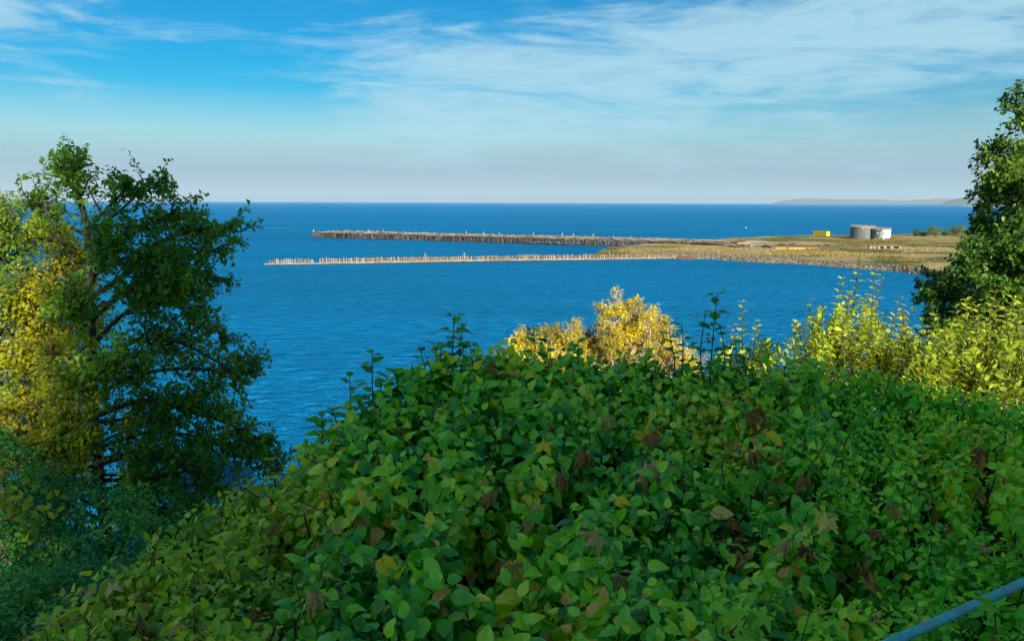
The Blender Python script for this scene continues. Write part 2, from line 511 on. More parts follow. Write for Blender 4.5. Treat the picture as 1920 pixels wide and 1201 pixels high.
def ground_z(x, y):
    """bank under the hedge, then the bluff falling to the water"""
    x, y = np.broadcast_arrays(np.asarray(x, float), np.asarray(y, float))
    col = 960 + FPX * x / np.maximum(y, .8)
    ry, rz = np.interp(col, RIDGE_PX, RIDGE_Y), np.interp(col, RIDGE_PX, RIDGE_Z)
    z = np.where(y < 1.5, 25.4, 0.0)
    f = np.clip((y - 1.5) / (ry - 1.5), 0, 1)
    bank = 25.4 - .35 * np.clip(f * 3, 0, 1) + (rz - .26 - 25.05) * f ** 4 - .3 * np.sin(np.pi * f)
    g1 = np.clip((y - ry) / 1.6, 0, 1)
    foot = (rz - .26) - 2.14 * g1
    g2 = np.clip((y - ry - 1.6) / (33 - ry - 1.6), 0, 1)
    slope = (rz - 2.4) * (1 - g2) - 1.0 * g2
    z = np.where(y < 1.5, 25.4, np.where(y < ry, bank, np.where(y < ry + 1.6, foot, slope)))
    z = np.where(y > 33, -1.0 - (y - 33) * .1, z)
    return z + (vnoise(x * .5, y * .5, 3) - .5) * np.interp(y, [0, 6, 30], [.04, .3, 1.2])


def grid_mesh(name, X, Y, Z, mat, smooth=True):
    r, c = X.shape
    V = np.stack([X, Y, Z], -1).reshape(-1, 3)
    i = np.arange(r - 1)[:, None] * c + np.arange(c - 1)[None]
    Fq = np.stack([i, i + 1, i + c + 1, i + c], -1).reshape(-1, 4)
    me = bpy.data.meshes.new(name)
    me.from_pydata(V.tolist(), [], Fq.tolist())
    me.materials.append(mat)
    if smooth: me.shade_smooth()
    return me


gx = np.concatenate([np.linspace(-160, -22, 30), np.linspace(-20, 20, 90), np.linspace(22, 160, 30)])
gy = np.concatenate([np.linspace(-60, 0, 20), np.linspace(0.7, 40, 80)])
GX, GY = np.meshgrid(gx, gy)
tag(obj('ground', grid_mesh('ground', GX, GY, ground_z(GX, GY), M['soil'])), kind='structure')

# ------------------------------------------------------------------ spit of land
NEAR = np.array([W(x, y) for x, y in ((1100, 488.5), (1180, 486.5), (1270, 485), (1330, 485.5), (1400, 490.5), (1500, 495), (1600, 503), (1680, 509), (1750, 517), (1830, 530))])
NEAR = np.vstack([NEAR, [NEAR[-1] + np.array([60, -22, 0]), NEAR[-1] + np.array([220, -60, 0])]])
FAR = np.array([W(x, y) for x, y in ((1100, 487.5), (1118, 476), (1140, 469), (1200, 461.5), (1300, 455), (1370, 449.5), (1440, 446.5), (1500, 444.5), (1600, 443), (1700, 441.5), (1800, 438.5), (1900, 435))])
FAR = np.vstack([FAR, [FAR[-1] + np.array([200, 120, 0])]])


def spit_edges(x):
    return np.interp(x, NEAR[:, 0], NEAR[:, 1]), np.interp(x, FAR[:, 0], FAR[:, 1])


def spit_z(x, y):
    yn, yf = spit_edges(x)
    d1, d2 = y - yn, yf - y
    ex = np.clip((x - NEAR[0, 0]) / 25.0, 0, 1)
    top = 2.1 * ex + 0.5
    z = np.minimum(np.interp(d1, [-2, 0, 8, 14, 60], [-.8, -.05, 1.9, 2.2, 2.6]), np.interp(d2, [-2, 0, 9, 25], [-.8, -.1, 1.5, 2.6]))
    z = np.minimum(z, top)
    return z + np.clip(z, 0, 1) * ((vnoise(x * .07, y * .07, 5) - .5) * 0.9 + (vnoise(x * .25, y * .25, 6) - .5) * .35)


def build_spit():
    m, g = new_mat('spit_ground')
    pos = g.add('ShaderNodeNewGeometry').outputs['Position']
    xyz = g.add('ShaderNodeSeparateXYZ'); g.link(pos, xyz.inputs[0])
    n1 = g.noise(g.mapping(pos, scale=(0.4, 1, 1)), 0.035, 6, 0.62, 0.4)
    n2 = g.noise(pos, 0.35, 5, 0.65)
    n3 = g.noise(g.mapping(pos, loc=(40, 7, 0), scale=(0.3, 1, 1)), 0.028, 5, 0.65, 0.5)
    straw = g.ramp(n2, [(0.3, (0.17, 0.125, 0.05)), (0.7, (0.36, 0.275, 0.12))])
    green = g.ramp(n2, [(0.3, (0.035, 0.048, 0.012)), (0.7, (0.13, 0.125, 0.03))])
    sand = g.ramp(n2, [(0.3, (0.26, 0.22, 0.175)), (0.7, (0.44, 0.385, 0.31))])
    col = g.mix(g.maprange(n1, 0.47, 0.57), straw, green)
    col = g.mix(g.maprange(n3, 0.56, 0.64), col, sand)
    gravel = g.ramp(n2, [(0.35, (0.075, 0.062, 0.052)), (0.65, (0.20, 0.175, 0.145))])
    lowz = g.math('MULTIPLY_ADD', n2, 0.9, xyz.outputs[2])
    at = g.add('ShaderNodeAttribute', attribute_name='shore')
    col = g.mix(g.maprange(g.math('MULTIPLY_ADD', n1, 9.0, at.outputs['Fac']), 13.0, 19.0, 1, 0), col, gravel)
    wet = g.maprange(lowz, 0.55, 1.1, 1, 0)
    col = g.mix(g.math('MULTIPLY', wet, 0.7), col, (0.05, 0.042, 0.032, 1))
    finish(g, principled(g, col, 0.92, 0.15, n2, 0.6, 0.3).outputs[0])
    xs = np.linspace(NEAR[0, 0], 520, 260)
    u = np.linspace(0, 1, 90)
    yn, yf = spit_edges(xs)
    X = np.repeat(xs[None], 90, 0)
    Y = (yn - 2)[None] + u[:, None] * (yf - yn + 4)[None]
    me = grid_mesh('spit_land', X, Y, spit_z(X, Y), m)
    at = me.attributes.new('shore', 'FLOAT', 'POINT')
    at.data.foreach_set('value', (Y - yn[None]).reshape(-1).astype(np.float32))
    tag(obj('spit_land', me), kind='structure')


build_spit()


def G(px, py):
    """point on the spit's surface along a sight line"""
    z = 2.4
    for _ in range(4):
        p = W(px, py, z)
        z = float(spit_z(p[0], p[1]))
    return np.array([p[0], p[1], z])


ICO_V = None


def stone_template(seed):
    r = np.random.RandomState(seed)
    t = (1 + 5 ** .5) / 2
    V = unit(np.array([(-1, t, 0), (1, t, 0), (-1, -t, 0), (1, -t, 0), (0, -1, t), (0, 1, t), (0, -1, -t), (0, 1, -t), (t, 0, -1), (t, 0, 1), (-t, 0, -1), (-t, 0, 1)], float))
    Fc = np.array([(0, 11, 5), (0, 5, 1), (0, 1, 7), (0, 7, 10), (0, 10, 11), (1, 5, 9), (5, 11, 4), (11, 10, 2), (10, 7, 6), (7, 1, 8), (3, 9, 4), (3, 4, 2), (3, 2, 6), (3, 6, 8), (3, 8, 9), (4, 9, 5), (2, 4, 11), (6, 2, 10), (8, 6, 7), (9, 8, 1)])
    return V * r.uniform(.7, 1.15, (12, 1)) * np.array([1.2, .95, .7]), Fc


# ------------------------------------------------------------------ leaves
def leaf_template(W_=0.62, n=5, fold=0.22, droop=0.35, shape='ovate', wave=0.0, seed=0):
    """unit-length blade along +y, normal +z; returns verts, tris, (lx, ly)"""
    r = np.random.RandomState(seed)
    s = np.linspace(0, 1, n + 1)
    if shape == 'ovate':
        w = np.sin(np.pi * s ** 0.72) ** 0.85 * (1 - 0.25 * s)
    else:
        w = np.sin(np.pi * s ** 0.9)
    w = W_ * 0.5 * w / w.max()
    zc = -droop * s ** 2
    yc = s * (1 - 0.28 * droop * s)
    V, UV = [], []
    for i in range(n + 1):
        V.append((0, yc[i], zc[i])); UV.append((0, s[i]))
    L, R_ = [], []
    for sgn, store in ((-1, L), (1, R_)):
        for i in range(1, n):
            dz = fold * w[i] + wave * r.uniform(-1, 1) * w[i]
            V.append((sgn * w[i], yc[i] + 0.02, zc[i] + dz)); UV.append((sgn, s[i])); store.append(len(V) - 1)
    T = []
    T += [(0, 1, L[0]), (0, R_[0], 1)]
    for i in range(1, n - 1):
        a, b = L[i - 1], L[i]
        T += [(i, i + 1, b), (i, b, a)]
        a, b = R_[i - 1], R_[i]
        T += [(i, b, i + 1), (i, a, b)]
    T += [(n - 1, n, L[-1]), (n - 1, R_[-1], n)]
    return np.array(V, float), np.array(T), np.array(UV, float)


def small_leaf(W_=0.6, fold=0.25, droop=0.2):
    w = W_ / 2
    V = np.array([(0, 0, 0), (0, .5, -.05 * droop), (0, 1, -droop), (-w, .42, fold * w), (w, .42, fold * w)], float)
    T = np.array([(0, 1, 3), (0, 4, 1), (3, 1, 2), (1, 4, 2)])
    UV = np.array([(0, 0), (0, .5), (0, 1), (-1, .42), (1, .42)], float)
    return V, T, UV


def maple_template(curl=0.1, seed=0, lobes=5):
    r = np.random.RandomState(seed)
    pts = []
    angs = [-125, -62, 0, 62, 125]
    lens = [.52, .86, 1.0, .86, .52]
    out = [(-158, .16)]
    for k, (a, l) in enumerate(zip(angs, lens)):
        out += [(a - 19, l * .62), (a - 11, l * .60), (a - 8, l * .82), (a, l), (a + 8, l * .82), (a + 11, l * .60), (a + 19, l * .62)]
        if k < 4: out.append(((a + angs[k + 1]) / 2, .36))
    out.append((158, .16))
    V = [(0, 0, 0)]; UV = [(0, 0)]
    for a, l in out:
        l = l * r.uniform(.92, 1.06); t = rad(a)
        x, y = l * math.sin(t) * .62, l * math.cos(t) * .62
        rr = math.hypot(x, y)
        z = curl * (-1.1 * x * x * 2 + .5 * math.sin(2.4 * t + seed) * rr + r.uniform(-.12, .12))
        sq = max(.25, 1 - .38 * curl); x *= 1 - (1 - sq) * min(1, rr * 1.8); y *= 1 - .18 * min(curl, 2) * rr
        V.append((x, y, z)); UV.append((math.sin(t * 2.5), l))
    m = len(V)
    T = [(0, i + 1, i) for i in range(1, m - 1)]
    V = np.array(V); V[:, 1] += .12
    return V, np.array(T), np.array(UV)


class Leaves:
    """a set of leaves: position, tip direction, blade normal, size, tone, template"""
    def __init__(self):
        self.p, self.d, self.n, self.s, self.t, self.k = [], [], [], [], [], []

    def add(self, p, d, n, s, t, k):
        for lst, v in zip((self.p, self.d, self.n), (p, d, n)):
            lst.append(np.atleast_2d(np.asarray(v, float)))
        N = len(self.p[-1])
        for lst, v in zip((self.s, self.t, self.k), (s, t, k)):
            lst.append(np.broadcast_to(np.asarray(v, float), (N,)).copy())

    def arrays(self):
        p, d, n = (np.concatenate(x) for x in (self.p, self.d, self.n))
        s, t, k = (np.concatenate(x) for x in (self.s, self.t, self.k))
        d = unit(d)
        n = unit(n - d * np.sum(n * d, 1, keepdims=True))
        bad = ~np.isfinite(n).all(1) | (np.linalg.norm(n, axis=1) < .5)
        n[bad] = unit(np.cross(d[bad], [0.3, 0.9, 0.1]))
        x = np.cross(d, n)
        return p, np.stack([x, d, n], -1), s, np.clip(t, 0, 1), k.astype(int)

    def count(self):
        return sum(len(x) for x in self.p)


def cloud_mesh(name, tmpl, p, R, s, t, k, mat):
    VV, TT, AA, off = [], [], [], 0
    for j, (V, T, UV) in enumerate(tmpl):
        sel = np.where(k == j)[0]
        if not len(sel): continue
        X = np.einsum('nij,vj->nvi', R[sel], V) * s[sel][:, None, None] + p[sel][:, None]
        N, v = X.shape[:2]
        VV.append(X.reshape(-1, 3))
        TT.append((T[None] + (np.arange(N) * v)[:, None, None] + off).reshape(-1, 3))
        A = np.empty((N, v, 3)); A[:, :, :2] = UV[None]; A[:, :, 2] = t[sel][:, None]
        AA.append(A.reshape(-1, 3)); off += N * v
    V = np.concatenate(VV).astype(np.float32); T = np.concatenate(TT).astype(np.int32); A = np.concatenate(AA).astype(np.float32)
    me = bpy.data.meshes.new(name)
    me.vertices.add(len(V)); me.vertices.foreach_set('co', V.ravel())
    me.loops.add(len(T) * 3); me.loops.foreach_set('vertex_index', T.ravel())
    me.polygons.add(len(T)); me.polygons.foreach_set('loop_start', np.arange(0, len(T) * 3, 3, dtype=np.int32))
    me.update(calc_edges=True)
    at = me.attributes.new('luv', 'FLOAT_VECTOR', 'POINT'); at.data.foreach_set('vector', A.ravel())
    me.materials.append(mat)
    me.shade_smooth()
    return me


_variants = {}


def leaf_variant(key, tmpl, j, tone, mat):
    q = int(round(tone * 14))
    kk = (key, j, q)
    if kk not in _variants:
        _variants[kk] = cloud_mesh('leaf_blade', [tmpl[j]], np.zeros((1, 3)), np.eye(3)[None], np.ones(1), np.array([q / 14]), np.zeros(1, int), mat)
    return _variants[kk]


FRONT = {}          # nearest leaf seen so far in each screen cell, so that only leaves in front become parts


def leaf_part(root, key, tmpl, j, tone, mat, p, R, s, base):
    M4 = np.eye(4); M4[:3, :3] = R * s; M4[:3, 3] = p - base
    return obj('leaf', leaf_variant(key, tmpl, j, tone, mat), root, Matrix(M4.tolist()))


def foliage(root, L, key, tmpl, mat, single=300, name='foliage', cell=14):
    """the leaves that show largest become parts of their own, the rest one mass"""
    p, R, s, t, k = L.arrays()
    base = np.array(root.location)
    pick = np.zeros(len(p), bool)
    if single:
        c = p + R[:, :, 1] * (s * .5)[:, None]
        q = proj(c)
        inside = (q[:, 0] > 2) & (q[:, 0] < 1918) & (q[:, 1] > 2) & (q[:, 1] < 1199) & (q[:, 2] > .3)
        view = unit(CAM - c)
        face = np.abs(np.sum(view * R[:, :, 2], 1))
        size = FPX * s / np.maximum(q[:, 2], .3) * np.sqrt(face + .05)
        cells = {}
        for i in np.where(inside)[0]:
            ck = (int(q[i, 0] // cell), int(q[i, 1] // cell))
            if ck not in cells or q[i, 2] < q[cells[ck], 2]:
                cells[ck] = i
        cand = []
        for ck, i in cells.items():
            near = min(q[cells[(ck[0] + a, ck[1] + b)], 2] for a in (-1, 0, 1) for b in (-1, 0, 1) if (ck[0] + a, ck[1] + b) in cells)
            if q[i, 2] < near * 1.04 + .02: cand.append(i)
        cand.sort(key=lambda i: -size[i])
        pick[cand[:single]] = True
    for i in np.where(pick)[0]:
        leaf_part(root, key, tmpl, k[i], t[i], mat, p[i], R[i], s[i], base)
    rest = ~pick
    if rest.any():
        o = obj(name, cloud_mesh(name, tmpl, p[rest] - base, R[rest], s[rest], t[rest], k[rest], mat), root)
        o['kind'] = 'stuff'


BIG = [leaf_template(.64, 5, .25, .30, wave=.2, seed=1), leaf_template(.58, 5, .15, .55, wave=.25, seed=2), leaf_template(.70, 5, .30, .15, wave=.25, seed=3),
       leaf_template(.60, 5, -.12, .42, wave=.2, seed=4), leaf_template(.55, 5, .45, .25, wave=.2, seed=5), leaf_template(.66, 5, .1, .7, wave=.3, seed=6)]
MED = [leaf_template(.56, 4, .25, .30, wave=.2, seed=11), leaf_template(.50, 4, .4, .5, wave=.2, seed=12), leaf_template(.6, 4, .15, .2, wave=.25, seed=13)]
SMALL = [small_leaf(.62, .3, .15), small_leaf(.56, .5, .35), small_leaf(.68, .1, .05)]
SLIM = [small_leaf(.36, .3, .15), small_leaf(.30, .5, .4), small_leaf(.42, .1, .1)]
MAPLE = [maple_template(.08, 1), maple_template(.35, 2), maple_template(.9, 3), maple_template(1.5, 4), maple_template(1.9, 5), maple_template(2.3, 8), maple_template(1.7, 9)]


def randv(n):
    return unit(RS.normal(size=(n, 3)))


def sprigs(L, base, axis, size, tone, ntempl, pairs=3, step=0.35, stems=None, droop0=58, droop1=-38):
    """opposite leaf pairs round short shoots; base (N,3), axis (N,3)"""
    N = len(base)
    axis = unit(axis)
    ref = randv(N)
    a = unit(np.cross(axis, ref)); b = np.cross(axis, a)
    for j in range(pairs):
        f = j / max(pairs - 1, 1)                     # 0 lowest pair, 1 tip pair
        ang0 = (math.pi / 2) * j + RS.uniform(-.4, .4, N)
        for side in (0, math.pi):
            an = ang0 + side + RS.uniform(-.25, .25, N)
            radial = a * np.cos(an)[:, None] + b * np.sin(an)[:, None]
            phi = np.radians(droop1 + (droop0 - droop1) * f + RS.normal(0, 14, N))
            d = radial * np.cos(phi)[:, None] + axis * np.sin(phi)[:, None] + np.array([0, 0, -.22]) + randv(N) * .12
            n = axis * np.cos(phi)[:, None] - radial * np.sin(phi)[:, None] + randv(N) * .45
            sz = size * (1.0 - .45 * f) * RS.uniform(.75, 1.15, N)
            p = base + axis * (size * step * j)[:, None] + unit(d) * (sz * .18)[:, None]
            L.add(p, d, n, sz, tone + RS.normal(0, .21, N) + .16 * f, RS.randint(0, ntempl, N))


# ------------------------------------------------------------------ old pile breakwater (near)
def build_breakwater():
    pts = np.array([W(x, y) for x, y in ((503, 497.5), (700, 494), (900, 490.5), (1130, 487.2), (1275, 485.2))])
    seg = np.linalg.norm(np.diff(pts, axis=0), axis=1); cum = np.concatenate([[0], np.cumsum(seg)])
    along = lambda s: np.array([np.interp(s, cum, pts[:, k]) for k in range(3)])
    root = thing('breakwater', 'row of bleached wooden piles above a waterline beam, nearer than the dark pier', 'breakwater', tuple(pts[0]))
    dirv = unit(pts[-1] - pts[0]); nrm = np.array([-dirv[1], dirv[0], 0])
    r = np.random.RandomState(3)
    meshes = []
    for v in range(10):
        mb = MB(); h = 1.0
        n = 7
        lean = r.uniform(-.06, .06, 2)
        prof = [(0, .30), (.5, .29), (.86, .27), (1.0, .20 + .06 * r.rand())]
        V, Fc = [], []
        for z, rr in prof:
            for k in range(n):
                an = 2 * math.pi * k / n
                zz = z + (r.uniform(-.05, .05) if z == 1.0 else 0)
                V.append((rr * math.cos(an) * r.uniform(.9, 1.1) + lean[0] * z * 2, rr * math.sin(an) + lean[1] * z * 2, zz * 1.0))
        for i in range(3):
            for k in range(n): Fc.append((i * n + k, i * n + (k + 1) % n, (i + 1) * n + (k + 1) % n, (i + 1) * n + k))
        Fc.append(tuple(3 * n + k for k in range(n)))
        mb.add(V, Fc, .15 + .8 * (v / 9.0))
        meshes.append(mb.mesh('pile', M['pile'], False))
    s = 0.6
    while s < cum[-1]:
        p = along(s); px = proj(p)[0][0]
        if not 590 < px < 600:
            h = r.uniform(2.2, 2.9) * (1 if r.rand() > .1 else .6)
            if px > 1120: h *= np.interp(px, [1120, 1270], [.95, .75])
            o = obj('pile', meshes[r.randint(10)], root)
            o.location = Vector((p + nrm * r.uniform(-.18, .18) - pts[0]).tolist()) + Vector((0, 0, -.3))
            o.rotation_euler = (r.normal(0, .055), r.normal(0, .055), r.uniform(0, 6.28))
            k = r.uniform(.8, 1.15); o.scale = (k, k, h + .3)
        s += r.uniform(.72, 1.12)
    for s in (cum[-1] * .352, cum[-1] * .445, cum[-1] * .81):       # the few tall ones
        p = along(s)
        o = obj('pile', meshes[2], root); o.location = Vector((p - nrm * .5 - pts[0]).tolist()) + Vector((0, 0, -.3)); o.scale = (1.25, 1.25, 4.6)
    # the beam bolted along the front, in lengths
    s = -1.5
    while s < cum[-1] - 2:
        L = r.uniform(7, 11)
        a, b = along(max(s, 0)) + dirv * min(s, 0), along(min(s + L - .08, cum[-1]))
        mb = MB(); off = -nrm * .52 + np.array([0, 0, .62 + r.uniform(-.05, .05)])
        mb.beam(a + off, b + off, .36, .46, r.uniform(.35, .9)); mb.build('beam', M['wale'], root)
        s += L
    # short dark blocks put in for the dark gaps under the beam
    mb = MB()
    for s in np.arange(0, cum[-1], 1.7):
        p = along(s) - nrm * .55
        mb.box(p + np.array([0, 0, .12]), (.4, .3, .55), a=.0)
    o = mb.build('dark_gap_block', M['tar_wood'], root); o['kind'] = 'stuff'
    # rubble and earth held behind the piles
    mb = MB()
    for i in range(1500):
        s = r.uniform(cum[-1] * .12, cum[-1]); p = along(s) + nrm * r.uniform(.5, 3.5)
        V, Fc = stone_template(r.randint(30)); sc = r.uniform(.25, .6)
        mb.add(V * sc + p + np.array([0, 0, r.uniform(.0, 1.0)]), Fc.tolist(), r.uniform(.2, 1))
    o = mb.build('rubble_fill', M['stone'], root); o['kind'] = 'stuff'
    # tufts growing on the fill
    L = Leaves()
    clumps = [(cum[-1] * f, w) for f, w in ((.22, 3), (.26, 4), (.315, 3), (.36, 4), (.39, 5), (.43, 3), (.50, 3), (.53, 4), (.60, 3), (.66, 2), (.72, 3), (.79, 4), (.83, 5))]
    for s0, w in clumps:
        N = 420
        s = r.normal(s0, w, N)
        p = np.array([along(np.clip(x, 0, cum[-1])) for x in s]) + nrm * r.uniform(.3, 2.6, (N, 1)) + np.array([0, 0, 1]) * (.6 + r.rand(N, 1) * r.uniform(1.2, 2.0))
        L.add(p, randv(N) + np.array([0, 0, 1.0]), randv(N), r.uniform(.35, .8, N), r.uniform(.3, .95, N), r.randint(0, 3, N))
    foliage(root, L, 'bw', SLIM, M['spit_grass'], 0, 'scrub')


build_breakwater()


# ------------------------------------------------------------------ ruined pier (far)
def build_pier():
    a_near, b_near = W(585, 445.2), W(1205, 463.5)
    dirv = unit(b_near - a_near); nrm = np.array([-dirv[1], dirv[0], 0.0])
    Ltot = np.linalg.norm(b_near - a_near) + 55
    WID = 33.0
    root = thing('pier', 'long derelict timber pier on dark piles, the farther line in the bay', 'pier', tuple(a_near))
    r = np.random.RandomState(5)
    pt = lambda s, w, z: a_near + dirv * s + nrm * w + np.array([0, 0, z])
    base = [MB() for _ in range(6)]
    meshes = []
    for v, mb in enumerate(base):
        mb.tube([(0, 0, 0), (r.uniform(-.02, .02), 0, .5), (0, 0, 1)], [.24, .22, .2], 6, v / 5.0)
        meshes.append(mb.mesh('pile', M['pier_pile']))
    n = 0
    s = 0.0
    while s < Ltot - 30 and n < 190:                      # the front row, each pile a part
        o = obj('pile', meshes[r.randint(6)], root)
        q = pt(s, r.uniform(0, .5), -.5) - a_near
        o.location = q; k = r.uniform(.85, 1.45); o.scale = (k, k, r.uniform(3.7, 4.1) if r.rand() > .1 else r.uniform(2, 3))
        o.rotation_euler = (r.normal(0, .02), r.normal(0, .02), r.rand() * 6)
        s += r.uniform(1.1, 1.9); n += 1
    s = 0.0
    while s < WID and n < 215:                            # the seaward end
        o = obj('pile', meshes[r.randint(6)], root); o.location = pt(0, s, -.5) - a_near; o.scale = (1.1, 1.1, 4.0); s += 1.5; n += 1
    mb = MB()
    for w in (3.5, 7, 11, 16, 22, 28, 32.5):              # rows behind, in darker tones for the gloom there
        s = 1.0
        while s < Ltot - 20:
            z1 = 3.35
            mb.tube([pt(s, w, -.5), pt(s, w, z1)], .25, 5, r.uniform(0, .5), cap=False)
            s += r.uniform(2.3, 3.4)
    o = mb.build('inner_piles', M['pier_pile'], root); o['kind'] = 'stuff'
    # cap beams across, each a part
    for s in np.arange(1, Ltot, 6.0):
        mb = MB(); mb.beam(pt(s, -.7, 3.5), pt(s, WID, 3.5), .42, .4, r.uniform(0, .6)); mb.build('cap_beam', M['tar_wood'], root)
    # fascia stringers in lengths
    for w in (-.45, WID + .2):
        s = 0
        while s < Ltot - 3:
            L = r.uniform(7, 13)
            mb = MB(); dz = r.uniform(-.12, .12)
            mb.beam(pt(s, w, 3.75 + dz), pt(min(s + L, Ltot), w, 3.75 + dz + r.uniform(-.15, .1)), .35, .42, r.uniform(.1, 1.0)); mb.build('stringer', M['tar_wood'], root)
            s += L + r.uniform(0, .6)
    # decking: remaining planks, many gone
    mb = MB()
    for s in np.arange(0, Ltot, .85):
        for w0 in np.arange(0, WID, 5.5):
            dens = vnoise(s * .05, w0 * .12, 9) * .7 + vnoise(s * .25, w0 * .5, 10) * .3
            if dens < .30: continue
            w1 = min(w0 + 5.4, WID)
            mb.beam(pt(s, w0, 3.98 + r.uniform(-.03, .05)), pt(s, w1, 3.98 + r.uniform(-.03, .05)), .74, .12, np.clip(dens + r.normal(-.12, .2), 0, 1))
    o = mb.build('deck_planking', M['tar_wood'], root); o['kind'] = 'stuff'
    mb = MB()
    for i in range(560):                                  # loose timbers and rails left on the deck
        s, w = r.uniform(0, Ltot - 5), r.uniform(.5, WID - 1)
        an = r.choice([0, math.pi / 2]) + r.normal(0, .06)
        d = dirv * math.cos(an) + nrm * math.sin(an); L = r.uniform(1.0, 7)
        c = pt(s, w, 4.25 + r.uniform(0, .15)); h = r.uniform(.15, .5)
        mb.beam(c, c + d * L * (1 if math.cos(an) > .5 else .5), r.uniform(.2, .45), h, r.uniform(.2, 1.0))
    o = mb.build('loose_timber', M['wale'], root); o['kind'] = 'stuff'
    L = Leaves()
    for i in range(26):                                   # weeds rooted in the deck
        s, w = r.uniform(60, Ltot), r.uniform(2, WID - 2); N = 200
        p = pt(s, w, 4.05) + dirv * r.normal(0, 4, (N, 1)) + nrm * r.normal(0, 1.2, (N, 1))
        L.add(p, randv(N) * .7 + np.array([0, 0, 1]), randv(N), r.uniform(.3, .7, N), r.uniform(.2, .9, N), r.randint(0, 3, N))
    foliage(root, L, 'pw', SLIM, M['spit_grass'], 0, 'weeds')
    # pale mooring posts standing along the far edge
    for px, w, h, rr in ((588, 1, 1.7, .75), (633, 3, 2.0, .3), (651, 31, 1.6, .3), (691, 30, 1.3, .9), (708, 30, 1.3, .35), (719, 31, 2.2, .35), (780, 30, 1.3, .3), (874, 30, 2.2, .5), (907, 22, 2.3, .55), (936, 28, 1.8, .4),
                         (1000, 30, 2.2, .5), (1054, 26, 2.6, .55), (1075, 31, 2.2, .45), (1112, 29, 2.2, .45), (1150, 30, 1.4, .35), (1183, 30, 1.4, .35)):
        lo, hi = 0.0, Ltot
        for _ in range(30):
            mid = (lo + hi) / 2
            if proj(pt(mid, w, 4))[0][0] < px: lo = mid
            else: hi = mid
        c = pt(lo, w, 4.04)
        mb = MB(); mb.tube([c, c + [0, 0, h * .8], c + [0, 0, h * .82], c + [0, 0, h]], [rr * .65, rr * .6, rr * .8, rr * .7], 8, .9)
        mb.build('mooring_post', M['wale'], root)
    # fallen section of decking lying low in front of the right half
    for i in range(16):
        s = np.interp(i, [0, 15], [182, 212]) + r.uniform(-1, 1)
        mb = MB(); mb.beam(pt(s, -2.5 + r.uniform(-.6, .6), .5 + r.uniform(0, 1.5)), pt(s + r.uniform(4, 9), -1.6 + r.uniform(-.6, .6), .5 + r.uniform(0, 1.6)), .4, .4, r.uniform(0, .8))
        mb.build('fallen_timber', M['tar_wood'], root)
    return pt, Ltot


build_pier()


# ------------------------------------------------------------------ things on the spit
def build_riprap():
    r = np.random.RandomState(8)
    mb = MB()
    T = [stone_template(i) for i in range(12)]
    for i in range(7500):
        x = r.uniform(60, 260); yn, _ = spit_edges(x)
        y = yn + abs(r.normal(0, 5.5)) - .4
        if proj([[x, y, 1]])[0][0] > 1800: continue
        V, Fc = T[r.randint(12)]; sc = r.uniform(.18, .55) * (1.7 if r.rand() < .08 else 1)
        an = r.rand() * 6.28; c, s = math.cos(an), math.sin(an)
        mb.add((V * sc) @ np.array([[c, s, 0], [-s, c, 0], [0, 0, 1]]) + np.array([x, y, float(spit_z(x, y)) + sc * .15]), Fc.tolist(), np.clip(r.normal(.5, .25), 0, 1))
    o = mb.build('riprap', M['stone']); tag(o, 'grey riprap stones along the near shore of the spit', 'stones', kind='stuff')


build_riprap()


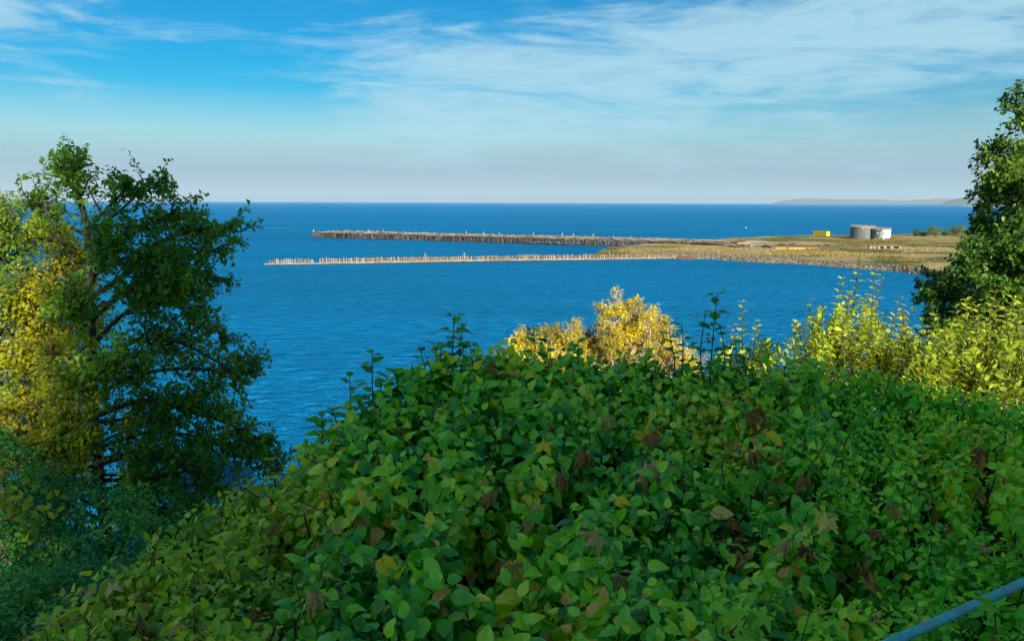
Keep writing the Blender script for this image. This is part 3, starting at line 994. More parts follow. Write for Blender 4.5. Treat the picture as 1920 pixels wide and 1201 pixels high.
def build_tank(px, py, R_, H, mat, label, marks):
    c = G(px, py); c[1] += R_
    c[0] = c[0] * (c[1]) / (c[1] - R_)
    c[2] = float(spit_z(c[0], c[1])) - .25
    root = thing('storage_tank', label, 'tank', tuple(c))
    n = 48
    courses = 4
    for k in range(courses):                               # shell courses, each ring a part with a small lap
        mb = MB(); z0, z1 = H * k / courses, H * (k + 1) / courses
        rr = R_ - .03 * k
        V = [(rr * math.cos(2 * math.pi * i / n), rr * math.sin(2 * math.pi * i / n), z) for z in (z0, z1) for i in range(n)]
        V += [((rr - .06) * math.cos(2 * math.pi * i / n), (rr - .06) * math.sin(2 * math.pi * i / n), z1) for i in range(n)]
        Fc = [(i, (i + 1) % n, n + (i + 1) % n, n + i) for i in range(n)] + [(n + i, n + (i + 1) % n, 2 * n + (i + 1) % n, 2 * n + i) for i in range(n)]
        mb.add(V, Fc); o = mb.build('shell_course', mat, root, smooth=False, world=False)
    # conical roof
    mb = MB(); V = [(0, 0, H + .5)] + [((R_ - .1) * math.cos(2 * math.pi * i / n), (R_ - .1) * math.sin(2 * math.pi * i / n), H - .02) for i in range(n)]
    mb.add(V, [(0, 1 + i, 1 + (i + 1) % n) for i in range(n)]); mb.build('roof', M['tank_rim'], root, world=False)
    mb = MB()                                              # rusty top ring
    for i in range(n):
        a0, a1 = 2 * math.pi * i / n, 2 * math.pi * (i + 1) / n
        mb.beam((R_ * 1.012 * math.cos(a0), R_ * 1.012 * math.sin(a0), H - .1), (R_ * 1.012 * math.cos(a1), R_ * 1.012 * math.sin(a1), H - .1), .2, .5, .5)
    mb.build('top_ring', M['tank_rim'], root, world=False)
    mb = MB()                                              # guard rail round the roof
    for z in (.55, 1.05):
        mb.tube([((R_ - .15) * math.cos(2 * math.pi * i / n), (R_ - .15) * math.sin(2 * math.pi * i / n), H + z) for i in range(n + 1)], .07, 4)
    mb.build('guard_rail', M['tank_rim'], root, world=False)
    pm = MB(); pm.box((0, 0, .55), (.12, .12, 1.1)); pm = pm.mesh('rail_post', M['tank_rim'])
    for i in range(0, n, 2):
        o = obj('rail_post', pm, root); a = 2 * math.pi * i / n
        o.location = ((R_ - .15) * math.cos(a), (R_ - .15) * math.sin(a), H)
    for an, z, w, h, what in marks:                        # plates and openings on the shell
        mb = MB(); an = rad(an); rr = R_ + .06
        mb.box((rr * math.sin(an), -rr * math.cos(an), z), (w, .14, h), rz=an)
        mb.build(what, M['concrete'] if what == 'vent_plate' else M['dark_void'], root, world=False)
    return root


T1 = build_tank(1616, 448.5, 8.1, 8.4, M['tank_dark'], 'large dark steel storage tank with rusty rim, left of a white patched one', ((-22, 7.4, .8, .7, 'vent_plate'), (38, 6.8, .8, .8, 'vent_plate')))
T2 = build_tank(1651, 449.5, 6.2, 7.2, M['tank_white'], 'storage tank with peeling white patches, right of the dark tank', ((4, .9, .8, .8, 'opening'), (16, .9, .7, .7, 'opening'), (28, 1.0, .8, .9, 'opening'), (48, 1.3, 1.2, 1.6, 'opening')))


def tank_ladder(root, R_, H, an):
    mb = MB(); an = rad(an); c = np.array([math.sin(an), -math.cos(an), 0]); t = np.array([math.cos(an), math.sin(an), 0])
    for k in (-.35, .35):
        mb.tube([c * (R_ + .3) + t * k, c * (R_ + .3) + t * k + [0, 0, H + 1]], .06, 5)
    for z in np.arange(.4, H + .8, .5):
        mb.tube([c * (R_ + .3) - t * .35 + [0, 0, z], c * (R_ + .3) + t * .35 + [0, 0, z]], .045, 4)
    mb.build('ladder', M['tank_rim'], root, world=False)


tank_ladder(T1, 8.1, 8.4, 62)
tank_ladder(T2, 6.2, 7.2, -28)


def build_container():
    a, b = G(1529, 442.5), G(1554, 442.5)
    L = np.linalg.norm(b - a); H = 3.5; D = 3.2
    rz = math.atan2(b[1] - a[1], b[0] - a[0])
    z = float(spit_z((a[0] + b[0]) / 2, a[1])) - .05
    root = thing('yellow_container', 'bright yellow container box standing on the far shore of the spit', 'container', (float((a[0] + b[0]) / 2), float((a[1] + b[1]) / 2 + D / 2), z), rz)
    mb = MB(); mb.box((0, 0, H / 2), (L - .2, D - .2, H - .2)); mb.build('body', M['yellow_paint'], root, world=False)
    pm = MB(); pm.box((0, 0, 0), (.18, .1, H - .5)); pm = pm.mesh('rib', M['yellow_paint'])
    for x in np.arange(-L / 2 + .5, L / 2 - .3, .55):
        for y in (-D / 2 + .06, D / 2 - .06):
            o = obj('rib', pm, root); o.location = (x, y, H / 2)
    for x in (-L / 2 + .1, L / 2 - .1):
        for y in (-D / 2 + .1, D / 2 - .1):
            mb = MB(); mb.box((x, y, H / 2), (.24, .24, H)); mb.build('corner_post', M['yellow_paint'], root, world=False)
    for z in (.12, H - .12):
        for y in (-D / 2 + .1, D / 2 - .1):
            mb = MB(); mb.box((0, y, z), (L - .44, .2, .22)); mb.build('side_rail', M['yellow_paint'], root, world=False)


build_container()

# orange barriers lying in a line
for (x0, x1, y), lab in zip(((1453, 1474, 467), (1478, 1511, 467.2), (1514, 1535, 467.6)),
                            ('short orange barrier, leftmost of three on the dry grass', 'long orange barrier in the middle of three on the dry grass', 'orange barrier, rightmost of three on the dry grass')):
    a, b = G(x0, y), G(x1, y); L = np.linalg.norm(b - a); c = (a + b) / 2
    rz = math.atan2(b[1] - a[1], b[0] - a[0])
    root = thing('orange_barrier', lab, 'barrier', tuple(c), rz, 'orange barriers on the spit')
    nseg = max(2, int(L / 2.2))
    V = [(-.5, -.45, 0), (-.5, .45, 0), (-.5, .28, .3), (-.5, .16, 1.0), (-.5, -.16, 1.0), (-.5, -.28, .3)]
    k = L / nseg
    mb = MB(); VV = np.array(V + [(-x, yy, zz) for x, yy, zz in V]); VV[:, 0] *= (k - .08)
    mb.add(VV, [(0, 1, 2, 3, 4, 5)[::-1], (6, 7, 8, 9, 10, 11)] + [(i, (i + 1) % 6, 6 + (i + 1) % 6, 6 + i) for i in range(6)])
    me = mb.mesh('segment', M['orange_paint'])
    for i in range(nseg):
        o = obj('segment', me, root); o.location = ((i + .5) * k - L / 2, 0, -.03)


def timber_stack(px0, px1, py, n, label, rows=3, mat='tar_wood', seed=0):
    r = np.random.RandomState(seed)
    a, b = G(px0, py), G(px1, py); c = (a + b) / 2; L = np.linalg.norm(b - a)
    root = thing('timber_stack', label, 'timber', tuple(c), math.atan2(b[1] - a[1], b[0] - a[0]), 'timber stacks on the spit')
    for i in range(n):
        ll = r.uniform(.25, .6) * L; x = r.uniform(-L / 2 + ll / 2, L / 2 - ll / 2); y = r.uniform(-3, 4); z = .25 + r.randint(rows) * .42
        mb = MB(); an = r.normal(0, .09)
        mb.box((x, y, z), (ll, r.uniform(.35, .6), .4), rz=an, a=r.uniform(.05, .9)); mb.build('timber', M[mat], root, world=False)


timber_stack(1352, 1452, 463.5, 60, 'wide stack of weathered dark timbers at the landward end of the pier', 4, seed=1)
timber_stack(1368, 1425, 458.5, 30, 'pale grey timber heap behind the wide dark stack', 3, 'wale', seed=2)
timber_stack(1462, 1515, 459.0, 22, 'low dark timber stack behind the orange barriers', 2, seed=3)
timber_stack(1540, 1570, 461, 16, 'small dark timber heap right of the orange barriers', 2, seed=4)
timber_stack(1600, 1622, 463.5, 12, 'reddish brown timber heap below the storage tanks', 2, 'rust', seed=5)


def build_culvert():
    a, b = G(1630, 466), G(1688, 465); L = np.linalg.norm(b - a); c = (a + b) / 2
    root = thing('concrete_wall', 'low weathered slab on short legs with dark gaps below the tanks', 'wall', tuple(c), math.atan2(b[1] - a[1], b[0] - a[0]))
    mb = MB(); mb.box((0, 0, 1.35), (L, 2.6, .25)); mb.build('slab', M['wale'], root, world=False)
    for k, x in enumerate((-.48, -.36, -.22, -.02, .2, .47)):
        mb = MB(); mb.box((x * L, 0, .6), (1.6, 2.2, 1.25)); mb.build('leg', M['wale'], root, world=False)
    mb = MB(); mb.box((0, 1.2, .6), (L * .94, .2, 1.2)); mb.build('dark_backing', M['dark_void'], root, world=False)  # near-black sheet making the gaps between the legs dark


build_culvert()


def build_sheet_wall():
    a, b = W(1272, 485.6), W(1302, 486.2)
    L = np.linalg.norm(b - a); c = (a + b) / 2
    root = thing('sheet_pile_wall', 'short rusty sheet pile wall at the water edge between piles and stones', 'wall', tuple(c), math.atan2(b[1] - a[1], b[0] - a[0]))
    mb = MB(); mb.box((0, 0, 0), (.62, .22, 1.9)); me = mb.mesh('sheet', M['rust'])
    for i, x in enumerate(np.arange(-L / 2, L / 2, .64)):
        o = obj('sheet', me, root); o.location = (x, -.4 - (.18 if i % 2 else 0), .62 - .02 * i + .12 * math.sin(i * 1.7))


build_sheet_wall()


def shrub_on_spit(px, py, w, h, label, seed, tone=.5, group='shrubs on the spit'):
    r = np.random.RandomState(seed)
    c = G(px, py)
    root = thing('spit_shrub', label, 'shrub', tuple(c), 0, group)
    mb = MB(); L = Leaves()
    for i in range(9):
        tip = c + np.array([r.uniform(-.4, .4) * w, r.uniform(-.3, .3) * w, h * r.uniform(.2, .85)])
        mb.tube([c + r.normal(0, .2, 3) * [1, 1, 0], (c + tip) / 2 + r.normal(0, .2, 3), tip], [.12, .06, .03], 4)
        N = int(150 + 22 * w)
        q = tip + r.normal(0, 1, (N, 3)) * np.array([w * .13, w * .12, h * .15])
        q[:, 2] = np.maximum(q[:, 2], c[2] + .1)
        up = unit(q - (c + [0, 0, h * .3]))
        L.add(q, randv(N) + up * .5, up + randv(N) * .6, r.uniform(.35, .7, N), np.clip(r.normal(tone, .18, N), 0, 1), r.randint(0, 3, N))
    mb.build('stem', M['bark'], root)
    foliage(root, L, 'ss', SMALL, M['sea_shrub'], 0, 'crown')


for i, (px, py, w, h, t, lab) in enumerate((
        (1718, 441.5, 5, 4.2, .35, 'small dark round shrub, leftmost of the shrubs right of the tanks'),
        (1734, 443, 8, 3.4, .45, 'low spreading shrub just right of the small round one'),
        (1752, 443.5, 10, 7.0, .6, 'tallest olive green shrub in the row right of the tanks'),
        (1773, 442, 7, 3.6, .35, 'low dark shrub in the dip between two tall olive shrubs'),
        (1792, 441.5, 11, 7.4, .6, 'broad tall olive shrub, second tall one in the row'),
        (1814, 441, 9, 4.6, .7, 'pale low shrub right of the two tall olive ones'),
        (1832, 440.5, 9, 4.4, .65, 'pale shrub at the right end of the row, touching the near tree'))):
    shrub_on_spit(px, py, w, h, lab, 20 + i, t)


def ground_cover():
    r = np.random.RandomState(31)
    L = Leaves()
    patches = [(1150, 467, 10, 2, .35), (1250, 464, 14, 2, .5), (1190, 472, 16, 3, .75), (1480, 450, 40, 3, .3), (1560, 453, 40, 4, .35), (1640, 455, 30, 3, .4), (1610, 459, 26, 3, .5),
               (1720, 462, 14, 3, .3), (1650, 473, 16, 3, .2), (1785, 464, 14, 3, .25), (1545, 470, 14, 2.5, .45), (1590, 469, 8, 2, .3), (1400, 449, 20, 2.5, .6), (1690, 452, 30, 3, .55), (1800, 452, 26, 4, .7),
               (1740, 470, 24, 4, .8), (1600, 478, 40, 3, .85), (1480, 474, 40, 3, .8), (1345, 470, 30, 3, .8), (1670, 500, 12, 2, .5), (1710, 506, 12, 2, .6), (1330, 452, 14, 2, .55), (1230, 475, 20, 2, .7)]
    for px, py, w, d, t in patches:
        c = G(px, py); N = int(500 + 60 * w)
        x = c[0] + r.normal(0, w * .28, N); y = c[1] + r.normal(0, d * 2.2, N)
        z = spit_z(x, y)
        k = z > .6
        x, y, z = x[k], y[k], z[k]; N = len(x)
        p = np.stack([x, y, z + r.rand(N) * .5], 1)
        L.add(p, randv(N) * .8 + np.array([0, 0, 1.0]), randv(N), r.uniform(.35, 1.0, N), np.clip(r.normal(t, .14, N), 0, 1), r.randint(0, 3, N))
    p, R, s, t, k = L.arrays()
    o = obj('ground_cover', cloud_mesh('ground_cover', SLIM, p, R, s, t, k, M['spit_grass']))
    tag(o, 'dry grass and green low scrub in patches over the spit', 'grass', kind='stuff')


ground_cover()

# buoy on the water beyond the spit
bp = W(1399, 427.5)
broot = thing('buoy', 'tiny white buoy on open water above the pier root', 'buoy', tuple(bp))
mb = MB(); mb.tube([(0, 0, -.3), (0, 0, .5), (0, 0, .8)], [.5, .5, .25], 10); mb.build('float', M['white_paint'], broot, world=False)
mb = MB(); mb.tube([(0, 0, .7), (0, 0, 1.5)], [.16, .12], 8); mb.build('mast', M['white_paint'], broot, world=False)


# ------------------------------------------------------------------ far shores
def ridge(name, pts, depth, mat, seed):
    """long land form seen far off; pts: (px, py_top), built at its distance"""
    px = np.linspace(pts[0][0], pts[-1][0], 160)
    py = np.interp(px, [p[0] for p in pts], [p[1] for p in pts])
    top = np.array([P(a, b, depth) for a, b in zip(px, py)])
    H = np.maximum(top[:, 2], 0) * (1 + .10 * (vnoise(px * .16, px * 0, seed) - .5) * 2)
    u = np.array([0, .10, .16, .35, .55, .8, 1.0]); prof = np.array([-.05, .02, .45, .72, .95, 1.0, .5])
    X = np.repeat(top[None, :, 0], 7, 0) * (1 + (u[:, None] - .5) * .12)
    Y = top[None, :, 1] + (u[:, None] - .5) * depth * .12
    Z = prof[:, None] * H[None] * (1 + .06 * (vnoise(X * .004, Y * .004, seed + 1) - .5)) - 1.0
    o = obj(name, grid_mesh(name, X, Y, Z, mat))
    return tag(o, kind='structure')


M['far_land'] = surf_mat('far_land', (0.035, 0.05, 0.05), (0.10, 0.10, 0.09), 0.003, 0.95, 0.1, 0.2, 5, (1, 1, 6))
M['headland'] = surf_mat('headland', (0.035, 0.06, 0.04), (0.08, 0.10, 0.07), 0.006, 0.95, 0.1, 0.2, 5, (1, 1, 3))
ridge('far_shore', [(1450, 380.5), (1466, 376.5), (1490, 372.6), (1530, 371.6), (1580, 373.4), (1650, 373.0), (1680, 376), (1720, 373.8), (1760, 372.2), (1800, 372), (1860, 371), (1990, 368), (2200, 366)], 34000, M['far_land'], 41)
ridge('headland', [(1764, 383), (1778, 377), (1800, 371), (1822, 369), (1838, 371), (1880, 367), (1990, 362), (2200, 358)], 21000, M['headland'], 44)
bs = np.array([W(x, y, .0) for x, y in ((1796, 386.6), (1830, 387.4), (1925, 391), (2200, 398), (2200, 391), (1925, 387.5), (1830, 385.4))])
me = bpy.data.meshes.new('far_beach'); me.from_pydata((bs + [0, 0, 1.2]).tolist() + (bs - [0, 0, .5]).tolist(), [], [tuple(range(7))] + [(i, 7 + i, 7 + (i + 1) % 7, (i + 1) % 7) for i in range(7)])
me.materials.append(M['concrete']); tag(obj('far_beach', me), kind='structure')


# ------------------------------------------------------------------ trees
def bez(pts, n=9):
    """smooth line through control points (Catmull-Rom)"""
    pts = np.asarray(pts, float)
    if len(pts) == 2: return pts[0] + np.linspace(0, 1, n)[:, None] * (pts[1] - pts[0])
    q = np.vstack([2 * pts[0] - pts[1], pts, 2 * pts[-1] - pts[-2]])
    out = []
    m = max(3, n // (len(pts) - 1))
    for i in range(1, len(q) - 2):
        for t in np.linspace(0, 1, m, endpoint=False):
            a, b, c, d = q[i - 1:i + 3]
            out.append(.5 * ((2 * b) + (-a + c) * t + (2 * a - 5 * b + 4 * c - d) * t * t + (-a + 3 * b - 3 * c + d) * t ** 3))
    out.append(pts[-1])
    return np.array(out)


def tree(name, label, base, trunk_px, limbs_px, Y0, mat, bark, leaf, ntwig, tone_fn, templ, key, single, group=None, trunk_r=.13, twig_len=(.35, .95), per_twig=11, ydev=1.0, sec=5, droop=0.0, start=.25, pull=1.0):
    root = thing(name, label, 'tree', tuple(base), 0, group)
    tr = bez([base] + [P(x, y, Y0 + dy) for x, y, dy in trunk_px], 18)
    mb = MB(); mb.tube(tr, [trunk_r, trunk_r * .7, trunk_r * .3, .015], 8); mb.build('trunk', bark, root, smooth=True)
    sticks = MB(); L = Leaves()
    lines = [(tr[len(tr) // 2:], 1.0)]
    for lp in limbs_px:
        if lp[-1][0] < 300 or lp[-1][0] > 1000: lp = [lp[0]] + [(lp[0][0] + (x - lp[0][0]) * pull, lp[0][1] + (y - lp[0][1]) * pull, dy) for x, y, dy in lp[1:]]
        pts = bez([P(x, y, Y0 + dy) for x, y, dy in lp], 10)
        ll = np.sum(np.linalg.norm(np.diff(pts, axis=0), axis=1))
        mb = MB(); mb.tube(pts, [.016 + .008 * ll, .010 + .004 * ll, .005], 6); mb.build('limb', bark, root, smooth=True)
        lines.append((pts, ll))
        for _ in range(int(sec * ll)):                        # side branches off the limb
            f = RS.uniform(start, 1); i = min(int(f * (len(pts) - 1)), len(pts) - 2)
            tdir = unit(pts[i + 1] - pts[i])
            d = unit(tdir * .7 + randv(1)[0] * np.array([1, ydev, .7]) + np.array([0, 0, .12 - droop]))
            l2 = RS.uniform(.35, .9) * (0.32 + .17 * ll) * (1.15 - f * .6)
            q = bez([pts[i], pts[i] + d * l2 * .5 + randv(1)[0] * .05, pts[i] + d * l2 + np.array([0, 0, .08 - droop * .4]) * l2], 5)
            sticks.tube(q, [.014, .005], 4, cap=False)
            lines.append((q, l2))
    wts = np.array([l[1] for l in lines]); wts = wts / wts.sum()
    for j in RS.choice(len(lines), ntwig, p=wts):
        pts, ll = lines[j]
        f = RS.uniform(.15, 1) ** .8; x = f * (len(pts) - 1); i = min(int(x), len(pts) - 2)
        o = pts[i] + (pts[i + 1] - pts[i]) * (x - i)
        tdir = unit(pts[i + 1] - pts[i])
        d = unit(tdir * .8 + randv(1)[0] + np.array([0, 0, .1 - droop]))
        tl = RS.uniform(*twig_len) * (1.1 - .75 * f)
        q = np.array([o, o + d * tl * .5 + randv(1)[0] * .03, o + d * tl + np.array([0, 0, -.06 - droop * .2]) * tl])
        sticks.tube(q, [.0055, .003], 3, cap=False)
        N = per_twig
        s = np.linspace(.12, 1, N) + RS.uniform(-.04, .04, N)
        pos = np.where(s[:, None] < .5, q[0] + (q[1] - q[0]) * (s * 2)[:, None], q[1] + (q[2] - q[1]) * (s * 2 - 1)[:, None])
        side = unit(np.cross(d, randv(N))); dd = side + d * .6 + np.array([0, 0, -.25])
        nn = np.array([0, 0, .9]) + randv(N) * .75
        L.add(pos + unit(dd) * leaf * .15, dd, nn, leaf * RS.uniform(.6, 1.15, N), tone_fn(pos) + RS.normal(0, .12, N), RS.randint(0, 3, N))
    o = sticks.build('twigs', bark, root); o['kind'] = 'stuff'
    foliage(root, L, key, templ, mat, single, 'crown', 9)
    return root, L


def tree_base(px, Y):
    x = P(px, 600, Y)[0]
    return np.array([x, Y, float(ground_z(x, Y)) - .15])


LT_LIMBS = [
    [(165, 430, 0), (140, 360, .1), (118, 325, .2), (100, 306, .2)],
    [(163, 420, 0), (150, 365, -.1), (133, 325, -.2), (138, 308, -.2)],
    [(165, 430, 0), (205, 385, -.2), (232, 358, -.3), (240, 345, -.3)],
    [(165, 440, 0), (225, 395, .2), (265, 358, .3), (302, 338, .3)],
    [(160, 440, 0), (105, 412, .2), (70, 388, .2), (42, 374, .3)],
    [(165, 480, 0), (110, 450, -.4), (80, 440, -.5)],
    [(165, 500, 0), (230, 440, -.3), (300, 410, -.4), (330, 395, -.4)],
    [(167, 520, 0), (260, 470, .2), (340, 440, .4), (400, 425, .4), (436, 430, .4)],
    [(170, 560, 0), (260, 500, -.3), (350, 480, -.5), (420, 468, -.6)],
    [(170, 580, 0), (260, 545, .1), (340, 520, .2), (425, 520, .3)],
    [(172, 600, 0), (240, 545, -.6), (310, 540, -.9), (380, 545, -1.0)],
    [(172, 610, 0), (120, 570, .4), (90, 560, .5)],
    [(172, 650, 0), (230, 590, .1), (300, 565, .2), (360, 575, .3), (430, 640, .3)],
    [(173, 690, 0), (250, 640, -.4), (330, 640, -.6), (410, 680, -.6), (460, 715, -.6)],
    [(175, 700, 0), (120, 665, -.6), (80, 660, -.8)],
    [(176, 740, 0), (270, 700, .3), (360, 690, .4), (440, 700, .4), (470, 690, .4)],
    [(178, 780, 0), (270, 750, -.6), (360, 770, -.9), (440, 800, -1), (490, 830, -1)],
    [(180, 800, 0), (110, 760, .3), (40, 760, .5), (-20, 770, .6)],
    [(182, 840, 0), (280, 810, .1), (380, 820, .1), (470, 850, .1), (520, 870, .1)],
    [(184, 870, 0), (270, 850, -.9), (350, 880, -1.2), (420, 920, -1.3)],
    [(184, 880, 0), (110, 850, -.8), (50, 860, -1.1), (-10, 870, -1.2)],
    [(186, 900, 0), (280, 900, .4), (370, 910, .5), (450, 930, .5)],
    [(186, 930, 0), (130, 930, -.6), (70, 960, -.8), (20, 980, -.9)],
    [(186, 940, 0), (260, 940, -.3), (330, 960, -.4), (380, 980, -.4)],
    [(170, 540, 0), (190, 480, -.8), (220, 450, -1.1)],
    [(172, 640, 0), (150, 590, -.9), (120, 560, -1.3)],
    [(176, 760, 0), (210, 700, -1.0), (260, 670, -1.4)],
    [(176, 760, 0), (140, 720, -1.0), (110, 700, -1.4)],
    [(184, 790, 0), (256, 785, -0.7), (329, 789, -1.2)],
    [(184, 790, 0), (129, 773, -0.5), (75, 828, -0.8)],
    [(184, 830, 0), (247, 806, 0.4), (310, 826, 0.6)],
    [(184, 830, 0), (122, 811, -0.8), (60, 837, -1.3)],
    [(184, 860, 0), (254, 848, 0.4), (325, 855, 0.6)],
    [(184, 860, 0), (95, 857, 0.7), (7, 865, 1.1)],
    [(184, 890, 0), (253, 890, 0.4), (323, 899, 0.6)],
    [(184, 890, 0), (133, 874, 0.6), (83, 928, 1.0)],
    [(184, 920, 0), (271, 903, 0.5), (359, 937, 0.8)],
    [(184, 920, 0), (113, 887, -0.4), (43, 915, -0.7)],
    [(184, 950, 0), (246, 945, 0.6), (309, 984, 0.9)],
    [(184, 950, 0), (118, 927, -0.2), (53, 980, -0.4)],
    [(184, 970, 0), (278, 962, 0.3), (373, 1007, 0.5)],
    [(184, 970, 0), (107, 941, -0.8), (31, 963, -1.4)],
]
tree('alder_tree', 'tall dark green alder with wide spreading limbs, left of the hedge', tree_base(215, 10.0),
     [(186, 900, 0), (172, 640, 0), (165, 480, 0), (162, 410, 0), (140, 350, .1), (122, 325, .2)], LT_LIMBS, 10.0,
     M['alder'], M['bark'], .080, 3200, lambda p: .42 + .9 * (vnoise(p[:, 0] * 1.3 + 9, p[:, 2] * 1.3, 51) - .5) * .6 + np.clip((-4.7 - p[:, 0]) * .45, 0, .50) * np.clip((27.0 - p[:, 2]) * 1.5, .15, 1), SMALL, 'alder', 280, sec=7.0, trunk_r=.085, pull=.93, twig_len=(.22, .6))  # left leaves toned yellower, putting the sunlit part into their colour

LT2 = [
    [(-10, 575, 0), (20, 495, .1), (60, 445, .2), (110, 435, .2)],
    [(-10, 615, 0), (40, 555, -.2), (110, 505, -.2), (180, 475, -.2)],
    [(-10, 620, 0), (30, 595, .3), (100, 555, .4), (160, 535, .4)],
    [(-5, 660, 0), (50, 620, -.3), (110, 625, -.4), (170, 615, -.4)],
    [(-5, 720, 0), (40, 690, .2), (100, 660, .3), (150, 660, .3)],
    [(0, 780, 0), (40, 750, -.3), (90, 720, -.4), (150, 710, -.4)],
    [(0, 840, 0), (40, 810, .2), (90, 790, .3), (130, 800, .3)],
    [(-10, 615, 0), (-40, 535, 0), (-60, 495, 0)],
    [(-5, 700, 0), (-50, 640, 0), (-90, 620, 0)],
    [(-12, 535, 0), (0, 475, -.1), (15, 440, -.2), (5, 417, -.2)],
    [(0, 840, 0), (40, 810, -.4), (90, 800, -.5), (140, 810, -.5)],
    [(0, 880, 0), (40, 850, .2), (80, 840, .3), (120, 850, .3)],
    [(-5, 660, 0), (40, 640, .4), (70, 620, .6), (110, 610, .6)],
    [(-5, 720, 0), (20, 700, -.6), (60, 690, -.9), (90, 700, -.9)],
    [(-5, 640, 0), (15, 590, -.6), (40, 560, -.9), (70, 550, -.9)],
    [(0, 800, 0), (20, 760, .6), (60, 740, .9), (90, 740, .9)],
]
tree('sunlit_alder', 'alder with sunlit yellow put into its leaf colour, at the left edge behind the dark tree', tree_base(-10, 12.2),
     [(0, 900, 0), (-5, 700, 0), (-10, 560, 0), (-5, 500, 0), (0, 450, 0)], LT2, 12.2, M['alder_y'], M['bark'], .085, 1900,
     lambda p: .5 + (vnoise(p[:, 0] * 1.2, p[:, 2] * 1.2, 61) - .5) * .9, SMALL, 'alder_y', 120, sec=5)

RT = [
    [(1945, 330, 0), (1925, 260, 0), (1905, 215, -.1), (1890, 190, -.2)],
    [(1945, 350, 0), (1915, 290, .3), (1880, 285, .4), (1852, 296, .5)],
    [(1948, 380, 0), (1920, 330, -.5), (1890, 330, -.7), (1862, 345, -.8)],
    [(1950, 430, 0), (1910, 380, .2), (1870, 370, .3), (1838, 385, .4)],
    [(1950, 470, 0), (1910, 430, -.4), (1870, 430, -.6), (1842, 415, -.7)],
    [(1955, 520, 0), (1900, 470, .3), (1860, 470, .5), (1825, 470, .6)],
    [(1955, 540, 0), (1900, 500, -.7), (1850, 500, -1), (1800, 495, -1.1)],
    [(1958, 580, 0), (1890, 540, .2), (1820, 520, .3), (1765, 520, .3)],
    [(1958, 600, 0), (1880, 570, -.4), (1800, 560, -.6), (1735, 555, -.7)],
    [(1960, 640, 0), (1880, 610, .4), (1800, 590, .5), (1742, 585, .5)],
    [(1960, 660, 0), (1890, 640, -.8), (1830, 620, -1.1), (1770, 610, -1.2)],
    [(1950, 400, 0), (1985, 340, 0), (2010, 300, 0)],
    [(1955, 520, 0), (2000, 470, 0), (2040, 440, 0)],
    [(1950, 440, 0), (1940, 380, -.9), (1925, 340, -1.2)],
    [(1955, 560, 0), (1930, 500, -1.0), (1900, 470, -1.4)],
    [(1955, 620, 0), (1920, 570, -1.2), (1870, 550, -1.7)],
]
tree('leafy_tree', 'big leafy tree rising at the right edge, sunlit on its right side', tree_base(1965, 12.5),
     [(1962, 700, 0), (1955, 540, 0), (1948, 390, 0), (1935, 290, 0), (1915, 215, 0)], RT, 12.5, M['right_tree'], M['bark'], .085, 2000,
     lambda p: .50 + (vnoise(p[:, 0] * .9, p[:, 2] * .9, 71) - .5) * .8 + np.clip((p[:, 0] - 7.0) * .18, -.3, .3), SMALL, 'rtree', 200, sec=7, per_twig=15, twig_len=(.22, .55), start=.1, pull=1.0)  # tone rises to the right, painting the sunlit side into the leaves

